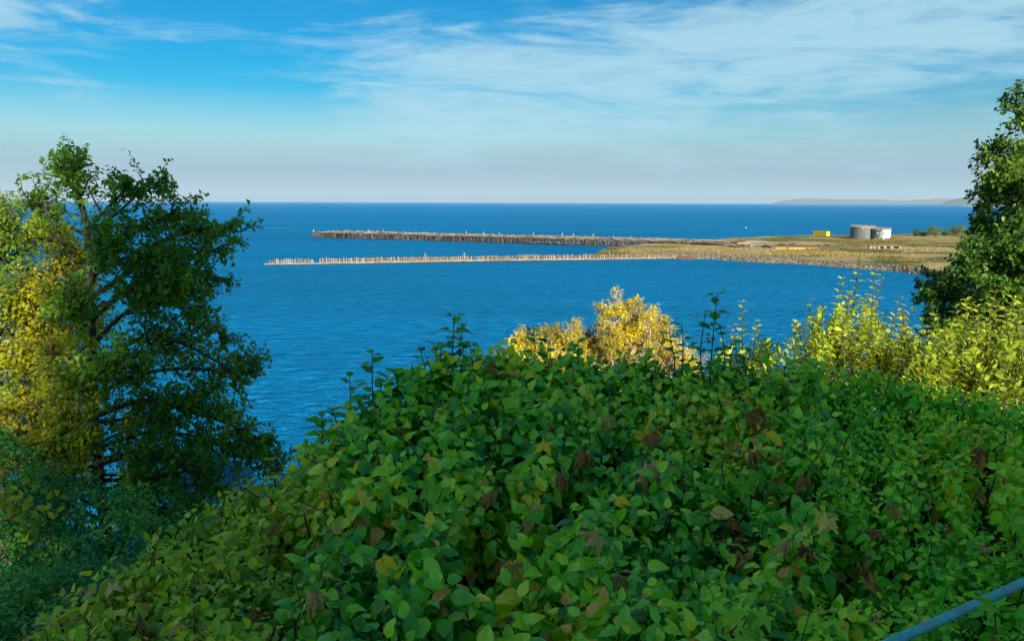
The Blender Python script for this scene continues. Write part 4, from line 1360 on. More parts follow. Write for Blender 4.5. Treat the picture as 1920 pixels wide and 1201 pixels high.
# ------------------------------------------------------------------ yellow willow beyond the hedge
YB = [
    [(1120, 720, 0), (1060, 672, .1), (1010, 652, .2), (955, 677, .3)],
    [(1120, 720, 0), (1050, 662, -.2), (1000, 632, -.3), (965, 647, -.3)],
    [(1130, 720, 0), (1070, 672, .3), (1040, 634, .4), (1020, 626, .4)],
    [(1140, 720, 0), (1100, 672, -.3), (1070, 637, -.4), (1055, 628, -.4)],
    [(1150, 720, 0), (1130, 672, .2), (1115, 642, .3), (1100, 634, .3)],
    [(1160, 720, 0), (1165, 662, -.2), (1150, 642, -.3), (1130, 637, -.3)],
    [(1170, 720, 0), (1165, 662, .1), (1190, 639, .1), (1215, 622, .1), (1249, 602, .1)],
    [(1170, 712, 0), (1195, 642, 0), (1200, 612, 0), (1170, 584, 0), (1150, 582, 0), (1128, 594, 0)],
    [(1180, 712, 0), (1215, 642, -.2), (1215, 607, -.2), (1185, 587, -.2), (1174, 572, -.2)],
    [(1190, 720, 0), (1235, 672, .2), (1240, 642, .3), (1250, 632, .3)],
    [(1200, 720, 0), (1250, 682, -.2), (1270, 662, -.3), (1285, 662, -.3)],
    [(1180, 720, 0), (1230, 702, .4), (1290, 682, .5), (1310, 687, .5)],
    [(1100, 730, 0), (1030, 712, -.4), (980, 692, -.5), (940, 694, -.5)],
    [(1150, 730, 0), (1120, 702, -.6), (1090, 682, -.8), (1060, 682, -.8)],
    [(1180, 730, 0), (1190, 702, -.6), (1210, 672, -.8), (1220, 652, -.8)],
    [(1120, 720, 0), (1050, 692, .1), (1000, 667, .2), (950, 662, .3)],
    [(1120, 720, 0), (1060, 687, -.5), (1010, 662, -.7), (975, 662, -.8)],
    [(1140, 720, 0), (1090, 682, .5), (1060, 662, .6), (1030, 654, .6)],
    [(1160, 720, 0), (1140, 687, .5), (1120, 662, .6), (1100, 657, .6)],
    [(1200, 720, 0), (1240, 712, -.5), (1275, 692, -.6), (1300, 702, -.6)],
    [(1200, 720, 0), (1245, 702, .3), (1265, 672, .4), (1262, 652, .4)],
    [(1140, 730, 0), (1130, 690, .3), (1125, 660, .4), (1120, 645, .4)],
    [(1150, 730, 0), (1150, 690, -.4), (1145, 660, -.5), (1148, 642, -.5)],
    [(1170, 730, 0), (1180, 690, .5), (1185, 660, .6), (1180, 640, .6)],
    [(1100, 735, 0), (1060, 700, .4), (1020, 680, .5), (985, 665, .5)],
    [(1100, 735, 0), (1070, 705, -.7), (1040, 685, -.9), (1010, 675, -.9)],
    [(1200, 735, 0), (1225, 700, .6), (1240, 680, .7), (1255, 665, .7)],
    [(1110, 735, 0), (1095, 680, -.2), (1088, 645, -.3), (1080, 622, -.3)],
    [(1130, 735, 0), (1120, 680, .2), (1110, 650, .3), (1102, 626, .3)],
    [(1090, 735, 0), (1050, 680, .4), (1030, 645, .5), (1015, 618, .5)],
    [(1080, 735, 0), (1020, 685, -.2), (990, 655, -.3), (970, 640, -.3)],
    [(1080, 735, 0), (1010, 690, .2), (970, 668, .3), (940, 662, .3)],
    [(1140, 735, 0), (1140, 690, .6), (1135, 660, .7), (1132, 632, .7)],
    [(1165, 735, 0), (1162, 670, -.2), (1155, 630, -.3), (1146, 608, -.3)],
    [(1175, 735, 0), (1178, 670, .2), (1172, 630, .3), (1162, 606, .3)],
    [(1185, 735, 0), (1195, 670, .1), (1190, 630, .1), (1178, 612, .1)],
]
tree('yellow_willow', 'bright golden willow bush lit by the sun beyond the hedge', tree_base(1160, 15.0), [(1160, 770, 0), (1165, 715, 0), (1180, 670, 0), (1200, 630, 0)], YB, 15.0,
     M['willow'], M['pale_bark'],   .066, 4000, lambda p: .52 + (vnoise(p[:, 0] * 2.6, p[:, 2] * 2.6, 81) - .5) * .9, SLIM, 'willow', 100, sec=6, twig_len=(.18, .42), per_twig=12, trunk_r=.10)


# ------------------------------------------------------------------ the hedge in front
def hedge_pt(px, v):
    """v 0 at the bottom of the frame .. 1 at the crest, >1 down the far side"""
    px, v = np.asarray(px, float), np.asarray(v, float)
    ry = np.interp(px, RIDGE_PX, RIDGE_PY); rY = np.interp(px, RIDGE_PX, RIDGE_Y)
    y0 = 1290.0
    vc = np.clip(v, -.2, 1)
    f = np.interp(vc, [-.2, 0, .1, .35, .7, 1], [-.05, 0, .03, .24, .6, 1])
    Y = 2.35 + (rY - 2.35) * f
    py = y0 + (ry - y0) * np.interp(vc, [-.2, 0, 1], [-.3, 0, 1])
    bump = (vnoise(px * .011, v * 5.5, 91) - .5) * 1.0 + (vnoise(px * .028, v * 12, 92) - .5) * .55
    py = py - bump * 58 * np.clip(1.25 - v, .35, 1)
    d = np.stack([(px - 960) / FPX, -(py - 600.5) / FPX, -np.ones_like(px)], -1) @ _R.T
    q = CAM + d * (Y / d[..., 1])[..., None]
    over = np.clip(v - 1, 0, 1)
    q = q + np.stack([0 * over, over * 1.6, -over ** 1.3 * 2.6], -1)
    return q


def hedge_sample(n, px0, px1, v0=-.1, v1=1.18):
    px = RS.uniform(px0, px1, n * 6); v = RS.uniform(v0, v1, n * 6)
    e = 4.0; ev = .012
    q = hedge_pt(px, v)
    du = (hedge_pt(px + e, v) - hedge_pt(px - e, v)) / (2 * e); dv = (hedge_pt(px, v + ev) - hedge_pt(px, v - ev)) / (2 * ev)
    nn = np.cross(du, dv); ar = np.linalg.norm(nn, axis=1)
    w = np.clip(ar, 0, np.quantile(ar, .97)); w = w / w.sum()
    i = RS.choice(len(px), n, p=w)
    nrm = unit(nn[i]); nrm[nrm[:, 2] < 0] *= -1
    return q[i], nrm, px[i], v[i]


def hedge_shrub(name, label, px0, px1, mat, key, templ, n, leaf, tone, pairs, single, base_px, stems=90, depth=.17, vmax=1.18, vmin=-.1):
    q, nrm, px, v = hedge_sample(n, px0, px1, vmin, vmax)
    dep = RS.exponential(depth, n)
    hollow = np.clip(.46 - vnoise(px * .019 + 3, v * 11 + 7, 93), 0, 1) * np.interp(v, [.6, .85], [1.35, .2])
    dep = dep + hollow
    inner = RS.rand(n) < .10
    dep = np.where(inner, RS.uniform(.28, .6, n), dep)
    b = q - nrm * np.minimum(dep, .7)[:, None] + nrm * (.10 * (vnoise(px * .05, v * 26, 94) - .4))[:, None]
    axis = nrm * .6 + np.array([0, 0, .6]) + np.array([0, -.3, 0]) + randv(n) * .52
    base = np.array([*P(base_px, 900, 4.0)[:2], 0.0]); base[2] = float(ground_z(base[0], base[1]))
    root = thing(name, label, 'shrub', tuple(base), 0, 'shrubs of the foreground hedge')
    L = Leaves()
    sz = leaf * RS.uniform(.55, 1.3, n)
    tn = tone + (vnoise(q[:, 0] * 1.6 + 5, q[:, 1] * 1.6, 95) - .5) * .5 - .25 * np.minimum(dep, .4) + .04  # deeper leaves toned darker, painting the shade inside the hedge
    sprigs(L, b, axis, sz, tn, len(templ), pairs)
    mb = MB()
    for i in RS.choice(n, stems, replace=False):
        tip = b[i] + axis[i] * .04
        foot = np.array([tip[0] + RS.uniform(-.3, .3), tip[1] + RS.uniform(-.1, .4), max(tip[2] - RS.uniform(.5, 1.1), float(ground_z(tip[0], tip[1])) - .05)])
        mb.tube(bez([foot, (foot + tip) / 2 + randv(1)[0] * .06, tip], 5), [.009, .004], 4, cap=False)
    for i in RS.choice(np.where(dep < .12)[0], min(70, int((dep < .12).sum())), replace=False):     # bare twigs poking out
        d = unit(axis[i] + randv(1)[0] * .8); a = b[i] - d * .12
        mb.tube([a, a + d * .15 + randv(1)[0] * .015, a + d * RS.uniform(.2, .36)], [.0035, .0016], 4, cap=False)
    o = mb.build('stems', M['stem'], root); o['kind'] = 'stuff'
    return root, L


def add_shoot(root, foot, tip, leaf, pairs, mat, key, templ, tone, up=.2, r=.006):
    """one upright shoot: a stem with its leaves as sub-parts"""
    base = np.array(root.location)
    pts = bez([foot, (foot + tip) / 2 + randv(1)[0] * .035, tip], 8)
    mb = MB(); mb.tube(pts, [r, r * .45], 5)
    sh = mb.build('shoot', M['stem'], root)
    ax = unit(tip - foot)
    ref = randv(1)[0]; a = unit(np.cross(ax, ref)); b = np.cross(ax, a)
    k0 = RS.uniform(0, 3)
    for j in range(pairs):
        f = (j + .6) / pairs
        x = f * (len(pts) - 1); i = min(int(x), len(pts) - 2); o = pts[i] + (pts[i + 1] - pts[i]) * (x - i)
        for side in (0, math.pi):
            if RS.rand() < .08: continue
            an = k0 + j * math.pi / 2 + side + RS.uniform(-.3, .3)
            radial = a * math.cos(an) + b * math.sin(an)
            d = unit(radial + ax * (up + .5 * f) + randv(1)[0] * .18)
            n = unit(ax * 1.0 - radial * (up + .5 * f) + randv(1)[0] * .2); n = unit(n - d * (n @ d))
            R = np.stack([np.cross(d, n), d, n], 1)
            s = leaf * (1.05 - .40 * f ** 2) * RS.uniform(.8, 1.2)
            leaf_part(sh, key, templ, RS.randint(len(templ)), float(np.clip(tone + RS.normal(0, .12), 0, 1)), mat, o + d * s * .12, R, s, np.zeros(3))
    return sh


HEDGE = []
r1, L1 = hedge_shrub('olive_shrub', 'yellowish green leafy shrub on the lower left slope of the hedge', 60, 640, M['olive'], 'olive', MED, 2500, .078, .42, 3, 260, 420, 160)
r2, L2 = hedge_shrub('dogwood_shrub', 'large leaved dark green dogwood filling the middle of the hedge', 560, 1130, M['dogwood'], 'dog', BIG, 2250, .122, .34, 3, 300, 860, 120)
r3, L3 = hedge_shrub('dogwood_shrub', 'dogwood scattered with fallen brown leaves, right of the middle of the hedge', 1080, 1560, M['dogwood'], 'dog', BIG, 2050, .112, .36, 3, 300, 1320, 120)
r4, L4 = hedge_shrub('snowberry_thicket', 'small leaved bright green thicket above the pipe rail', 1480, 2000, M['vine'], 'vine', MED, 2900, .070, .46, 3, 260, 1700, 150)
# finer shoots of the thicket wander into the dogwood
r5, L5 = hedge_shrub('dogwood_sapling', 'light green young shoots mixed through the right half of the hedge', 1150, 1750, M['vine'], 'vine', MED, 460, .060, .62, 3, 80, 1500, 30, depth=.02)

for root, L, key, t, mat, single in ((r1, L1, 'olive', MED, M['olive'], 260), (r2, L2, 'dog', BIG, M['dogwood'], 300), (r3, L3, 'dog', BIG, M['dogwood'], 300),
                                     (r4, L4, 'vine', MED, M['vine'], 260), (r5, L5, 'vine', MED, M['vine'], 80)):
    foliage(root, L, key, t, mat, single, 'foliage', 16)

for root, n, a, b in ((r2, 20, 600, 1120), (r3, 40, 1080, 1560), (r4, 22, 1500, 1900), (r1, 14, 200, 600)):
    q, nrm, px, v = hedge_sample(n, a, b, .03, .93)
    LW = Leaves()
    LW.add(q + nrm * RS.uniform(-.06, .05, (n, 1)), randv(n) + np.array([0, -.2, -.4]), nrm + np.array([0, -.5, 0]) + randv(n) * .5, RS.uniform(.06, .12, n), RS.uniform(.05, .75, n), RS.randint(2, 7, n))
    foliage(root, LW, 'fd', MAPLE, M['maple_dead'], 0, 'withered_leaves')

# dark shoots standing against the water
for root, lst, mat, key, templ in (
        (r2, ((650, 800, 655, 702, 5.0), (668, 790, 672, 748, 4.9), (702, 770, 698, 657, 5.0), (722, 765, 715, 715, 5.0), (745, 745, 742, 700, 5.0), (790, 720, 788, 655, 5.2), (808, 705, 812, 640, 5.3),
              (848, 690, 853, 588, 5.3), (868, 690, 868, 612, 5.3), (885, 690, 880, 640, 5.3), (832, 700, 826, 650, 5.2), (610, 835, 604, 780, 4.6), (630, 820, 625, 770, 4.7), (992, 690, 1000, 613, 5.5), (1025, 690, 1030, 640, 5.5), (1086, 690, 1084, 640, 5.5)), M['dogwood'], 'dog', BIG),
        (r3, ((1262, 700, 1255, 622, 5.5), (1275, 700, 1278, 607, 5.5), (1330, 700, 1345, 549, 5.5), (1318, 700, 1322, 588, 5.5), (1352, 700, 1350, 610, 5.5), (1375, 700, 1378, 640, 5.5), (1400, 705, 1408, 655, 5.4), (1210, 700, 1212, 655, 5.5)), M['dogwood'], 'dog', BIG),
        (r1, ((455, 945, 448, 900, 4.0), (512, 915, 508, 858, 4.2), (560, 900, 566, 850, 4.3), (340, 1020, 335, 985, 3.7)), M['olive'], 'olive', MED)):
    for x0, y0, x1, y1, Y in lst:
        foot, tip = P(x0, y0 + 25, Y), P(x1, y1, Y + RS.uniform(-.1, .1))
        add_shoot(root, foot, tip, .115 if key == 'dog' else .075, int(4 + np.linalg.norm(tip - foot) * 10), mat, key, templ, .22 if key == 'dog' else .35)


# ------------------------------------------------------------------ sunlit shrubs beyond the hedge on the right
def sunny_shrub(label, specs, Y, base_px, leaf, ncrown, px0, px1, top_fn, bottom, key='sun', tone=.5, single=150, n_up=0):
    base = tree_base(base_px, Y)
    root = thing('sunlit_shrub', label, 'shrub', tuple(base), 0, 'pale sunlit shrubs behind the hedge')
    mb = MB(); L = Leaves()
    def shoot_mass(foot, tip, pairs, lf):
        pts = bez([foot, (foot + tip) / 2 + randv(1)[0] * .06, tip], 7)
        mb.tube(pts, [.005, .002], 4, cap=False)
        ax = unit(tip - foot)
        s = np.linspace(.08, 1, pairs * 2)
        idx = np.clip((s * (len(pts) - 1)).astype(int), 0, len(pts) - 2); fr = s * (len(pts) - 1) - idx
        pos = pts[idx] + (pts[idx + 1] - pts[idx]) * fr[:, None]
        N = len(pos)
        radial = unit(np.cross(np.repeat(ax[None], N, 0), randv(N)))
        d = radial + ax * (.45 + .5 * s)[:, None] + np.array([0, 0, -.1])
        n = ax - radial * .5 + randv(N) * .35
        L.add(pos, d, n, lf * (1.05 - .4 * s) * RS.uniform(.7, 1.15, N), tone + RS.normal(0, .15, N), RS.randint(0, 3, N))
    extra = []
    for _ in range(n_up):
        px = RS.uniform(px0 + 8, px1 - 8); t = top_fn(px) - RS.uniform(-30, 38)
        extra.append((px + RS.normal(0, 14), t + RS.uniform(90, 150), px, t, RS.uniform(-.7, .7)))
    for x0, y0, x1, y1, dy in list(specs) + extra:
        foot, tip = P(x0, y0, Y + dy), P(x1, y1, Y + dy)
        add_shoot(root, foot, tip, leaf, int(6 + np.linalg.norm(tip - foot) * 9), M['sunny'], key, MED, tone + .1, .45, .008)
    for _ in range(ncrown):
        px = RS.uniform(px0, px1); t = top_fn(px) + 75 * (vnoise(px * .045, Y, 96) - .35) + abs(RS.normal(0, .45)) * (bottom - top_fn(px)) * .8
        dy = RS.uniform(-.9, .9)
        tip = P(px, t, Y + dy); ln = RS.uniform(.3, .8)
        foot = tip + np.array([RS.normal(0, .26), RS.normal(0, .26), -ln])
        shoot_mass(foot, tip, int(4 + ln * 12), leaf)
    for _ in range(26):
        px = RS.uniform(px0, px1); tip = P(px, RS.uniform(top_fn(px) + 40, bottom), Y + RS.uniform(-.7, .7))
        mb.tube(bez([base + randv(1)[0] * np.array([.3, .3, 0]), (base + tip) / 2 + randv(1)[0] * .2, tip], 6), [.022, .006], 5, cap=False)
    o = mb.build('stems', M['green_stem'], root); o['kind'] = 'stuff'
    foliage(root, L, key, MED, M['sunny'], single, 'foliage', 14)


sunny_shrub('pale sunlit shrub with one tall shoot reaching up to the spit shoreline',
            ((1585, 690, 1612, 472, 0), (1600, 690, 1655, 520, .1), (1520, 690, 1515, 560, 0), (1550, 690, 1535, 575, .2), (1560, 690, 1580, 520, -.1), (1640, 690, 1690, 555, .1), (1625, 690, 1640, 500, -.2), (1500, 690, 1488, 610, .1), (1660, 690, 1712, 580, 0)),
            8.2, 1600, .098, 190, 1485, 1725, lambda x: np.interp(x, [1485, 1520, 1560, 1610, 1660, 1725], [635, 610, 590, 575, 590, 615]), 720, n_up=22)
sunny_shrub('slender pale sunlit shoots between the dark shoots and the tall pale shrub',
            ((1395, 700, 1392, 563, 0), (1410, 700, 1422, 600, .1), (1380, 700, 1372, 610, .1), (1430, 700, 1440, 640, -.1), (1360, 700, 1355, 640, .1)),
            9.0, 1400, .098, 60, 1345, 1450, lambda x: np.interp(x, [1345, 1395, 1450], [660, 625, 670]), 720, single=80)
sunny_shrub('dense yellow green sunlit shrub mass at the right edge under the big tree',
            ((1800, 720, 1812, 560, 0), (1850, 720, 1866, 545, 0), (1760, 720, 1752, 590, .1), (1890, 720, 1900, 555, -.1), (1830, 720, 1835, 590, -.2), (1725, 720, 1722, 620, 0)),
            7.6, 1830, .098, 340, 1715, 1990, lambda x: np.interp(x, [1715, 1760, 1810, 1850, 1900, 1990], [640, 620, 600, 606, 596, 590]), 765, tone=.45, single=200, n_up=34)


# ------------------------------------------------------------------ low dark shrubs at the lower left
def mound_shrub(name, label, pts, Y, mat, key, templ, leaf, n, tone, single, base_px, depth=.7):
    base = tree_base(base_px, Y)
    root = thing(name, label, 'shrub', tuple(base))
    xs = np.array([p[0] for p in pts]); ys = np.array([p[1] for p in pts])
    px = RS.uniform(xs[0], xs[-1], n)
    v = RS.beta(1.1, 1.5, n)
    top = np.interp(px, xs, ys)
    py = top + v * (1290 - top) + (vnoise(px * .02, v * 8, 99) - .5) * 60
    YY = Y - (Y - 2.7) * v * .8 + RS.uniform(-.2, .35, n)
    q = np.array([P(a, b, c) for a, b, c in zip(px, py, YY)])
    L = Leaves()
    ax = np.array([0, -.25, .8]) + randv(n) * .6
    sprigs(L, q, ax, leaf * RS.uniform(.7, 1.2, n), tone + (vnoise(px * .015, py * .015, 98) - .5) * .5, len(templ), 3, .5)
    mb = MB()
    for i in RS.choice(n, min(80, n), replace=False):
        foot = np.array([q[i, 0] + RS.uniform(-.2, .2), q[i, 1] + .2, q[i, 2] - RS.uniform(.4, .9)])
        mb.tube(bez([foot, (foot + q[i]) / 2 + randv(1)[0] * .05, q[i]], 4), [.008, .003], 4, cap=False)
    o = mb.build('stems', M['stem'], root); o['kind'] = 'stuff'
    foliage(root, L, key, templ, mat, single, 'foliage', 12)
    return root


mound_shrub('dark_shrub', 'blue green small leaved shrub in deep shade at the lower left corner', [(-60, 1075), (60, 1075), (160, 1050), (260, 1050), (360, 1075), (420, 1100)], 5.0, M['dark_shrub'], 'dark', SMALL, .056, 2500, .38, 200, 120)
mound_shrub('understorey_shrub', 'dim leafy shrub at the foot of the dark alder trunk', [(20, 900), (110, 880), (220, 900), (320, 935), (420, 985)], 7.6, M['dark_shrub'], 'dark', SMALL, .08, 1500, .45, 120, 200)
mound_shrub('shaded_shrub', 'shaded green shrub below the alder, at the left edge', [(-80, 760), (20, 800), (90, 860), (150, 930)], 8.2, M['dark_shrub'], 'dark', SMALL, .075, 800, .5, 90, 20)

# a few leafy sprays that catch the sun at the left edge
sroot = thing('sunlit_sapling', 'sapling branch with sunlit yellow green leaves at the left edge near the corner', 'sapling', tuple(tree_base(-60, 6.2)))
for x0, y0, x1, y1 in ((-60, 1010, 118, 925), (-50, 980, 92, 905), (-70, 1040, 70, 985), (-60, 960, 60, 900), (-60, 1060, 45, 1015), (-40, 930, 110, 958)):
    add_shoot(sroot, P(x0, y0, 6.3), P(x1, y1, 6.1), .105, 9, M['sunny'], 'sunb', MED, .35, .5, .005)

# ------------------------------------------------------------------ green maple seedlings and fallen maple leaves
def seedling(label, spots, Y, leaf, seed):
    r = np.random.RandomState(seed)
    c = P(spots[0][0], spots[0][1] + 60, Y)
    root = thing('maple_seedling', label, 'seedling', tuple(c), 0, 'maple seedlings in the hedge')
    for px, py in spots:
        p = P(px, py, Y + r.uniform(-.1, .05))
        mb = MB(); mb.tube([c + r.normal(0, .01, 3), (c + p) / 2 + r.normal(0, .02, 3), p], [.004, .002], 4); mb.build('petiole', M['stem'], root)
        d = unit(np.array([r.uniform(-1, 1), -.25, r.uniform(-.7, .1)])); n = unit(np.array([r.uniform(-.35, .35), -.65, .7])); n = unit(n - d * (n @ d))
        leaf_part(root, 'mg', MAPLE, r.randint(3), r.uniform(.2, .9), M['maple_green'], p, np.stack([np.cross(d, n), d, n], 1), leaf * r.uniform(.7, 1.2), c)


def hedge_depth(px, py):
    v = np.linspace(0, 1, 200); q = proj(hedge_pt(np.full(200, float(px)), v))
    i = np.argmin(abs(q[:, 1] - py)); return float(hedge_pt(np.array([float(px)]), v[i:i + 1])[0][1])


seedling('bright green maple seedling sprouting from the dogwood left of the middle', ((800, 905), (830, 915), (780, 925), (820, 940), (850, 935), (795, 955), (775, 970), (830, 970), (810, 985), (850, 960)), hedge_depth(810, 960) - .2, .115, 1)
seedling('green maple seedling at the bottom edge left of the pipe rail', ((1370, 1140), (1400, 1150), (1340, 1165), (1420, 1175), (1390, 1185), (1360, 1190), (1440, 1150)), 2.35, .10, 2)
seedling('green maple seedling high on the hedge right of the yellow leaf', ((1420, 880), (1440, 870), (1400, 895), (1455, 900), (1390, 910)), hedge_depth(1420, 880) - .18, .14, 3)
seedling('single green maple leaf hanging over the pipe rail', ((1864, 1132),), 2.3, .17, 4)
seedling('large dim maple leaves at the right edge above the rail', ((1905, 960), (1918, 985), (1890, 975), (1915, 1000)), 3.0, .16, 5)

FALLEN = [
    (1216, 800, .20, 1.0, 1, 'bright yellow maple leaf standing upright in the middle of the hedge'),
    (1232, 822, .17, .32, 2, 'brown maple leaf just behind the bright yellow upright one'),
    (1185, 895, .24, .72, 3, 'large tan curled maple leaf below the bright yellow upright leaf'),
    (1215, 888, .21, .68, 2, 'tan maple leaf touching the right side of the large tan curled one'),
    (1105, 1018, .15, .60, 1, 'pale tan maple leaf with long stalk low in the middle of the hedge'),
    (912, 935, .13, .50, 4, 'small folded brown leaf right of the bright green seedling'),
    (1052, 910, .15, .38, 4, 'rolled brown leaf left of the large tan curled maple leaf'),
    (1085, 868, .17, .28, 3, 'dark brown curled leaf above the rolled one, left of centre'),
    (1430, 785, .22, .25, 3, 'russet brown leaf high on the hedge below the tall pale shrub'),
    (1375, 848, .17, .40, 4, 'orange brown curled leaf right of the bright yellow upright leaf'),
    (1400, 862, .16, .36, 4, 'brown curled leaf touching the orange brown curled one'),
    (1452, 822, .11, .97, 0, 'yellow oval leaf hanging to the right of the orange brown leaves'),
    (1167, 942, .08, .99, 0, 'small bright yellow leaf below the large tan curled leaf'),
    (1352, 962, .10, .78, 0, 'pale yellow leaf with a brown edge, right of the low middle'),
    (1010, 845, .13, .93, 1, 'yellow leaf with tan tip, left of centre on the hedge'),
    (1140, 797, .14, .62, 3, 'tan leaf edge left of the bright yellow upright leaf'),
    (1250, 862, .12, .30, 4, 'small brown curled leaf between the yellow leaf and the tan ones'),
    (1385, 985, .14, .30, 4, 'brown rolled leaf below the pale yellow brown edged one'),
    (1455, 1030, .12, .55, 3, 'dull tan leaf in the dark hollow of the right hedge'),
    (1542, 990, .13, .80, 1, 'pale yellow green maple leaf above the dark hollow on the right'),
    (1500, 912, .14, .25, 3, 'dark brown crumpled leaf in the right hedge below the vine leaves'),
    (1535, 1040, .14, .22, 4, 'brown crumpled leaf in the shade above the rail, leftmost there'),
    (725, 1062, .10, .97, 0, 'long yellow leaf low on the left of the dogwood'),
    (985, 1070, .14, .80, 3, 'mottled yellow brown leaf low in the middle, under dogwood leaves'),
    (580, 1145, .15, .62, 3, 'tan and brown leaf near the bottom left of the dogwood'),
    (205, 1112, .09, .75, 1, 'yellow leaf with brown fringe at the lower left'),
    (500, 990, .11, .40, 4, 'brown withered leaf on the olive shrub'),
    (925, 690, .13, .32, 3, 'russet leaf on the crest of the hedge left of the willow'),
    (1172, 1100, .12, .45, 4, 'brown leaf in the dark gap at the bottom middle'),
    (1660, 1000, .11, .35, 4, 'brown leaf hanging in the thicket above the rail'),
    (1690, 958, .10, .50, 3, 'tan leaf in the thicket above the rail, upper one'),
    (1850, 860, .13, .30, 3, 'reddish brown leaf near the right edge of the thicket'),
]
for i, (px, py, sz, tone, k, lab) in enumerate(FALLEN):
    r = np.random.RandomState(200 + i)
    Y = hedge_depth(px, py) - .23
    p = P(px, py, Y); sz *= 1.15
    if i == 0:
        n = unit(np.array([.1, -1, .25])); d = np.array([.1, 0, 1.0])
    else:
        n = unit(np.array([r.uniform(-.5, .5), -.55, .75])); d = np.array([r.uniform(-1, 1), -.3, r.uniform(-.6, .3)])
    d = unit(d - n * (d @ n))
    R = np.stack([np.cross(d, n), d, n], 1)
    root = thing('fallen_leaf', lab, 'leaf', tuple(p), 0, 'fallen leaves caught on the hedge')
    T = BIG if k == 0 else MAPLE
    me = leaf_variant('fd0' if k == 0 else 'fd', T, k if k else 2, tone, M['maple_dead'])
    M4 = np.eye(4); M4[:3, :3] = R * sz; M4[:3, 3] = -d * sz * .45
    o = obj('blade', me, root, Matrix(M4.tolist()))
    mb = MB(); a = p - d * sz * .40; mb.tube([a, a - d * sz * .25 + n * sz * .03, a - d * sz * .5 + r.normal(0, .008, 3)], [.0022, .0016], 4); mb.build('stalk', M['pale_bark'], root)

# ------------------------------------------------------------------ pipe rail at the lower right
def build_rail():
    a, b = P(1665, 1206, 2.3), P(1925, 1089, 2.72)
    b[2] = a[2] = (a[2] + b[2]) / 2
    d = unit(b - a)
    A, B = a - d * 2.2, b + d * 2.4
    root = thing('pipe_railing', 'blue green metal pipe railing crossing the lower right corner', 'railing', (float(A[0]), float(A[1]), 25.2))
    cuts = [A, a + d * 1.9, B]
    for p, q in zip(cuts[:-1], cuts[1:]):
        mb = MB(); mb.tube([p + d * .004, q - d * .004], .0165, 16); mb.build('top_rail', M['rail'], root, smooth=True)
    mb = MB(); c = cuts[1]; mb.tube([c - d * .05, c + d * .05], .019, 16); mb.build('coupling', M['rail'], root, smooth=True)
    for s in (0.1, 2.0, 4.6):
        p = A + d * s; g0 = float(ground_z(p[0], p[1])) - .1
        mb = MB(); mb.tube([[p[0], p[1], g0], [p[0], p[1], p[2] - .022]], .021, 12); mb.build('post', M['rail'], root, smooth=True)
    p0, p1 = A.copy(), B.copy()
    for s in (2.86,):                         # tie wires twisted round the pipe
        c = A + d * s; an = np.linspace(0, 2 * math.pi * 1.2, 16); u = unit(np.cross(d, [0, 0, 1])); w = np.cross(u, d)
        mb = MB(); mb.tube([c + (u * math.cos(x) + w * math.sin(x)) * .0182 + d * x * .002 for x in an], .0016, 5); mb.build('tie_wire', M['concrete'], root)


build_rail()


def undergrowth():
    """grass and low weeds in the gloom at the foot of the hedge"""
    r = np.random.RandomState(77)
    L = Leaves(); N = 2600
    x = r.uniform(.9, 3.4, N); y = r.uniform(1.7, 2.7, N)
    p = np.stack([x, y, ground_z(x, y) + r.rand(N) * .25], 1)
    L.add(p, randv(N) * .55 + np.array([0, 0, 1.0]), randv(N), r.uniform(.10, .22, N), np.clip(r.normal(.25, .2, N), 0, 1), r.randint(0, 3, N))
    p, R, s, t, k = L.arrays()
    slim = [small_leaf(.09, .3, .25), small_leaf(.07, .5, .5), small_leaf(.13, .2, .35)]
    o = obj('grass', cloud_mesh('grass', slim, p, R, s, t, k, M['dark_shrub']))
    tag(o, 'dark grass and weeds under the hedge and railing', 'grass', kind='stuff')
    # ivy and brambles covering the bluff slope
    L = Leaves(); N = 16000
    y = r.uniform(3.6, 30, N); x = r.uniform(-1, 1, N) * (3 + y * .75)
    k = y > np.interp(960 + FPX * x / y, RIDGE_PX, RIDGE_Y) + 1.5
    x, y = x[k], y[k]; N = len(x)
    p = np.stack([x, y, ground_z(x, y) + r.rand(N) * .35], 1)
    L.add(p, randv(N) + np.array([0, -.3, 0]), np.array([0, -.5, .8]) + randv(N) * .5, r.uniform(.10, .24, N), np.clip(r.normal(.4, .2, N), 0, 1), r.randint(0, 3, N))
    p, R, s, t, k = L.arrays()
    o = obj('bluff_cover', cloud_mesh('bluff_cover', SMALL, p, R, s, t, k, M['dark_shrub']))
    tag(o, 'dark ivy and bramble cover on the bluff slope', 'ground cover', kind='stuff')


undergrowth()


